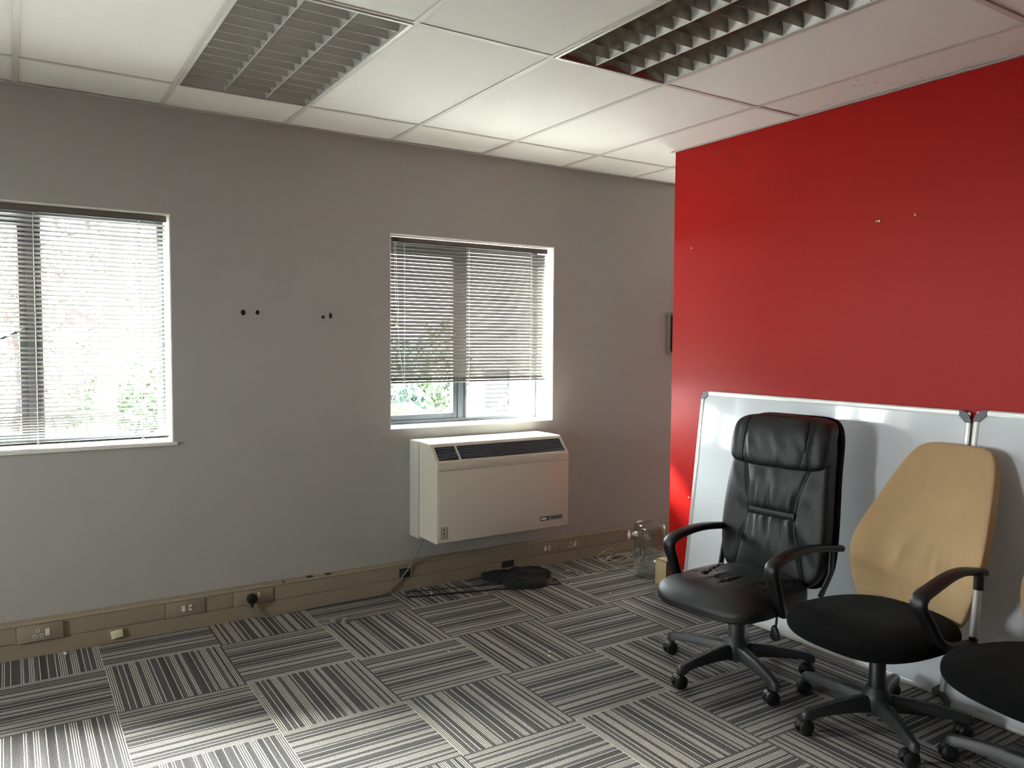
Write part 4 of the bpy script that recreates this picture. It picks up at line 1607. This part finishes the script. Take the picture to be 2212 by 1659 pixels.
# ------------------------------------------------------------------ outside: seen over-bright through the panes
GZ = -3.2
bm = BM(); box(bm, -60, 80, -80, 120, GZ - 0.3, GZ)
struct(finish('ground', bm, MT['ground']))


def leaf_cloud(name, m, parent, c, rad, n, size, seed, droop=0.0):
    rq = random.Random(seed)
    bm = BM()
    for k in range(n):
        while True:
            p = Vector((rq.uniform(-1, 1), rq.uniform(-1, 1), rq.uniform(-1, 1)))
            if 0.25 < p.length < 1:
                break
        k_ = 1 + 0.25 * noise.noise(p * 2.3 + Vector((seed, 0, 0)))
        q = Vector((p.x * rad[0], p.y * rad[1], p.z * rad[2])) * k_ + Vector(c)
        e = Quaternion(Vector((rq.uniform(-1, 1), rq.uniform(-1, 1), rq.uniform(-1, 1))).normalized(), rq.uniform(0, PI))
        s = size * rq.uniform(0.6, 1.3)
        vs = [bm.verts.new(q + e @ Vector(v)) for v in ((-s, 0, 0), (0, -s * 0.42, 0.12 * s), (s, 0, 0), (0, s * 0.42, 0.12 * s))]
        bm.faces.new(vs)
    return finish(name, bm, m, parent, recalc=False)


def trunk(name, m, parent, base, top, r0, r1, wob=0.1, seed=0):
    bm = BM()
    rq = random.Random(seed)
    b, tp_ = Vector(base), Vector(top)
    pts = [b.lerp(tp_, v / 5) + Vector((rq.uniform(-wob, wob), rq.uniform(-wob, wob), 0)) * (0 < v < 5) for v in range(6)]
    sweep(bm, smooth_path(pts, 4), lambda v: r0 + (r1 - r0) * v, None, 10)
    return finish(name, bm, m, parent, smooth=60)


def tree(label, base, h, crown_c, rad, n, size, m, seed, r0=0.16):
    t = thing('tree', label, 'tree', base)
    trunk('trunk', MT['bark'], t, (0, 0, 0), (crown_c[0], crown_c[1], crown_c[2] * 0.95), r0, r0 * 0.5, 0.06, seed)
    o = leaf_cloud('foliage', m, t, crown_c, rad, n, size, seed)
    return t


tree('blue-green bushy tree seen below the half-open blind', (5.2, 9.6, GZ), 5, (0, 0, 3.3), (0.95, 0.9, 1.6), 2600, 0.10, MT['leaf_blue'], 2)
tree('green tree behind the mullion of the heater window', (8.0, 12.5, GZ), 5, (0, 0, 3.6), (0.9, 0.9, 1.6), 1600, 0.11, MT['leaf'], 3)
tree('tall grey-trunked tree outside the lowered blind, its crown above the window', (0.33, 6.6, GZ), 6, (0.3, 0.4, 9.0), (1.6, 1.3, 1.6), 2600, 0.12, MT['leaf'], 4, 0.16)
tree('pinkish dry-leaved tree outside the lowered blind', (-0.5, 10.5, GZ), 6, (0, 0, 5.0), (2.1, 1.2, 2.2), 2200, 0.10, MT['leaf_pink'], 5, 0.10)
tree('green bush low outside the lowered blind', (1.6, 13.4, GZ), 4, (0, 0, 3.3), (1.5, 1.0, 0.9), 1500, 0.12, MT['leaf'], 6, 0.1)

# palm: arching fronds, each with its own leaflets
t = thing('palm', 'yellow-green palm with arching fronds outside the heater window', 'palm', (5.25, 7.2, GZ))
trunk('trunk', MT['bark'], t, (0, 0, 0), (0, 0, 3.3), 0.20, 0.15, 0.03, 8)
rq = random.Random(21)
for k in range(22):
    a = 2 * PI * k / 22 + rq.uniform(-0.15, 0.15)
    up = rq.uniform(0.1, 1.1)
    ln = rq.uniform(1.3, 1.8)
    bm = BM()
    pts = []
    for q in range(9):
        v = q / 8
        rr_ = ln * v * (1 - 0.15 * v)
        zz = up * ln * (v - 1.15 * v * v)
        pts.append(Vector((math.cos(a) * rr_, math.sin(a) * rr_, 3.3 + zz)))
    sweep(bm, pts, lambda v: 0.018 * (1.1 - v), None, 5)
    sd = Vector((-math.sin(a), math.cos(a), 0))
    for q in range(24):
        v = 0.15 + 0.83 * q / 23
        i0 = min(7, int(v * 8)); fr = v * 8 - i0
        c0 = pts[i0].lerp(pts[i0 + 1], fr)
        tg = (pts[i0 + 1] - pts[i0]).normalized()
        ll = 0.42 * math.sin(PI * min(1, 0.2 + v * 0.85)) + 0.08
        for sg in (-1, 1):
            tip = c0 + sd * sg * ll * 0.75 + tg * ll * 0.6 - Vector((0, 0, ll * 0.45))
            w_ = tg * 0.016
            bm.faces.new([bm.verts.new(c0 - w_), bm.verts.new(c0 + w_), bm.verts.new(tip)])
    finish('frond', bm, MT['leaf_yellow'], t, recalc=False)

# pale building with a slatted screen and an outside stair
t = thing('building', 'sunlit pale building with slatted screen beyond the heater window', 'building', (11.0, 16.0, GZ))
bm = BM(); box(bm, -4.0, 9.0, 0, 6, 0, 8.5)
finish('wall', bm, MT['render_wall'], t)
bm = BM(); prism(bm, [(-0.6, 8.5), (3.0, 10.2), (6.6, 8.5)], 0, -4.4, 9.4)
finish('roof', bm, MT['roof'], t)
sl = None
for k in range(12):
    z = 2.35 + 0.13 * k
    if sl is None:
        bm = BM(); box(bm, -0.42, 0.42, -0.03, 0.03, -0.035, 0.035)
        sl = finish('screen_slat', bm, MT['louvre_wood'], t, (0.62, -0.25, z), (0.5, 0, 0))
    else:
        inst(sl, 'screen_slat', t, (0.62, -0.25, z), (0.5, 0, 0))
bm = BM()
box(bm, 0.16, 0.2, -0.3, -0.2, 2.2, 3.9); box(bm, 1.04, 1.08, -0.3, -0.2, 2.2, 3.9)
finish('screen_post', bm, MT['louvre_wood'], t)
t = thing('outside_stair', 'outside stair with thin railings in front of the pale building', 'stair', (9.0, 11.5, GZ))
bm = BM()
for k in range(18):
    box(bm, 0.1 * k, 0.1 * k + 0.12, 0, 1.0, 1.9 + 0.085 * k, 1.95 + 0.085 * k)
finish('steps', bm, MT['render_wall'], t)
bm = BM()
sweep(bm, [(-1.2, 0, 3.05), (0, 0, 3.05), (1.8, 0, 4.5)], 0.030, None, 6)
sweep(bm, [(-1.2, 0, 2.2), (0, 0, 2.2), (1.8, 0, 3.65)], 0.030, None, 6)
finish('handrail', bm, MT['rail_metal'], t)
bl = None
for k in range(21):
    x = -1.15 + 0.14 * k
    z = 2.2 + max(0, x) * 0.80
    if bl is None:
        bm = BM(); box(bm, -0.022, 0.022, -0.022, 0.022, 0, 0.86)
        bl = finish('baluster', bm, MT['rail_metal'], t, (x, 0, z), (0, R(-22), 0))
    else:
        inst(bl, 'baluster', t, (x, 0, z), (0, R(-22), 0))
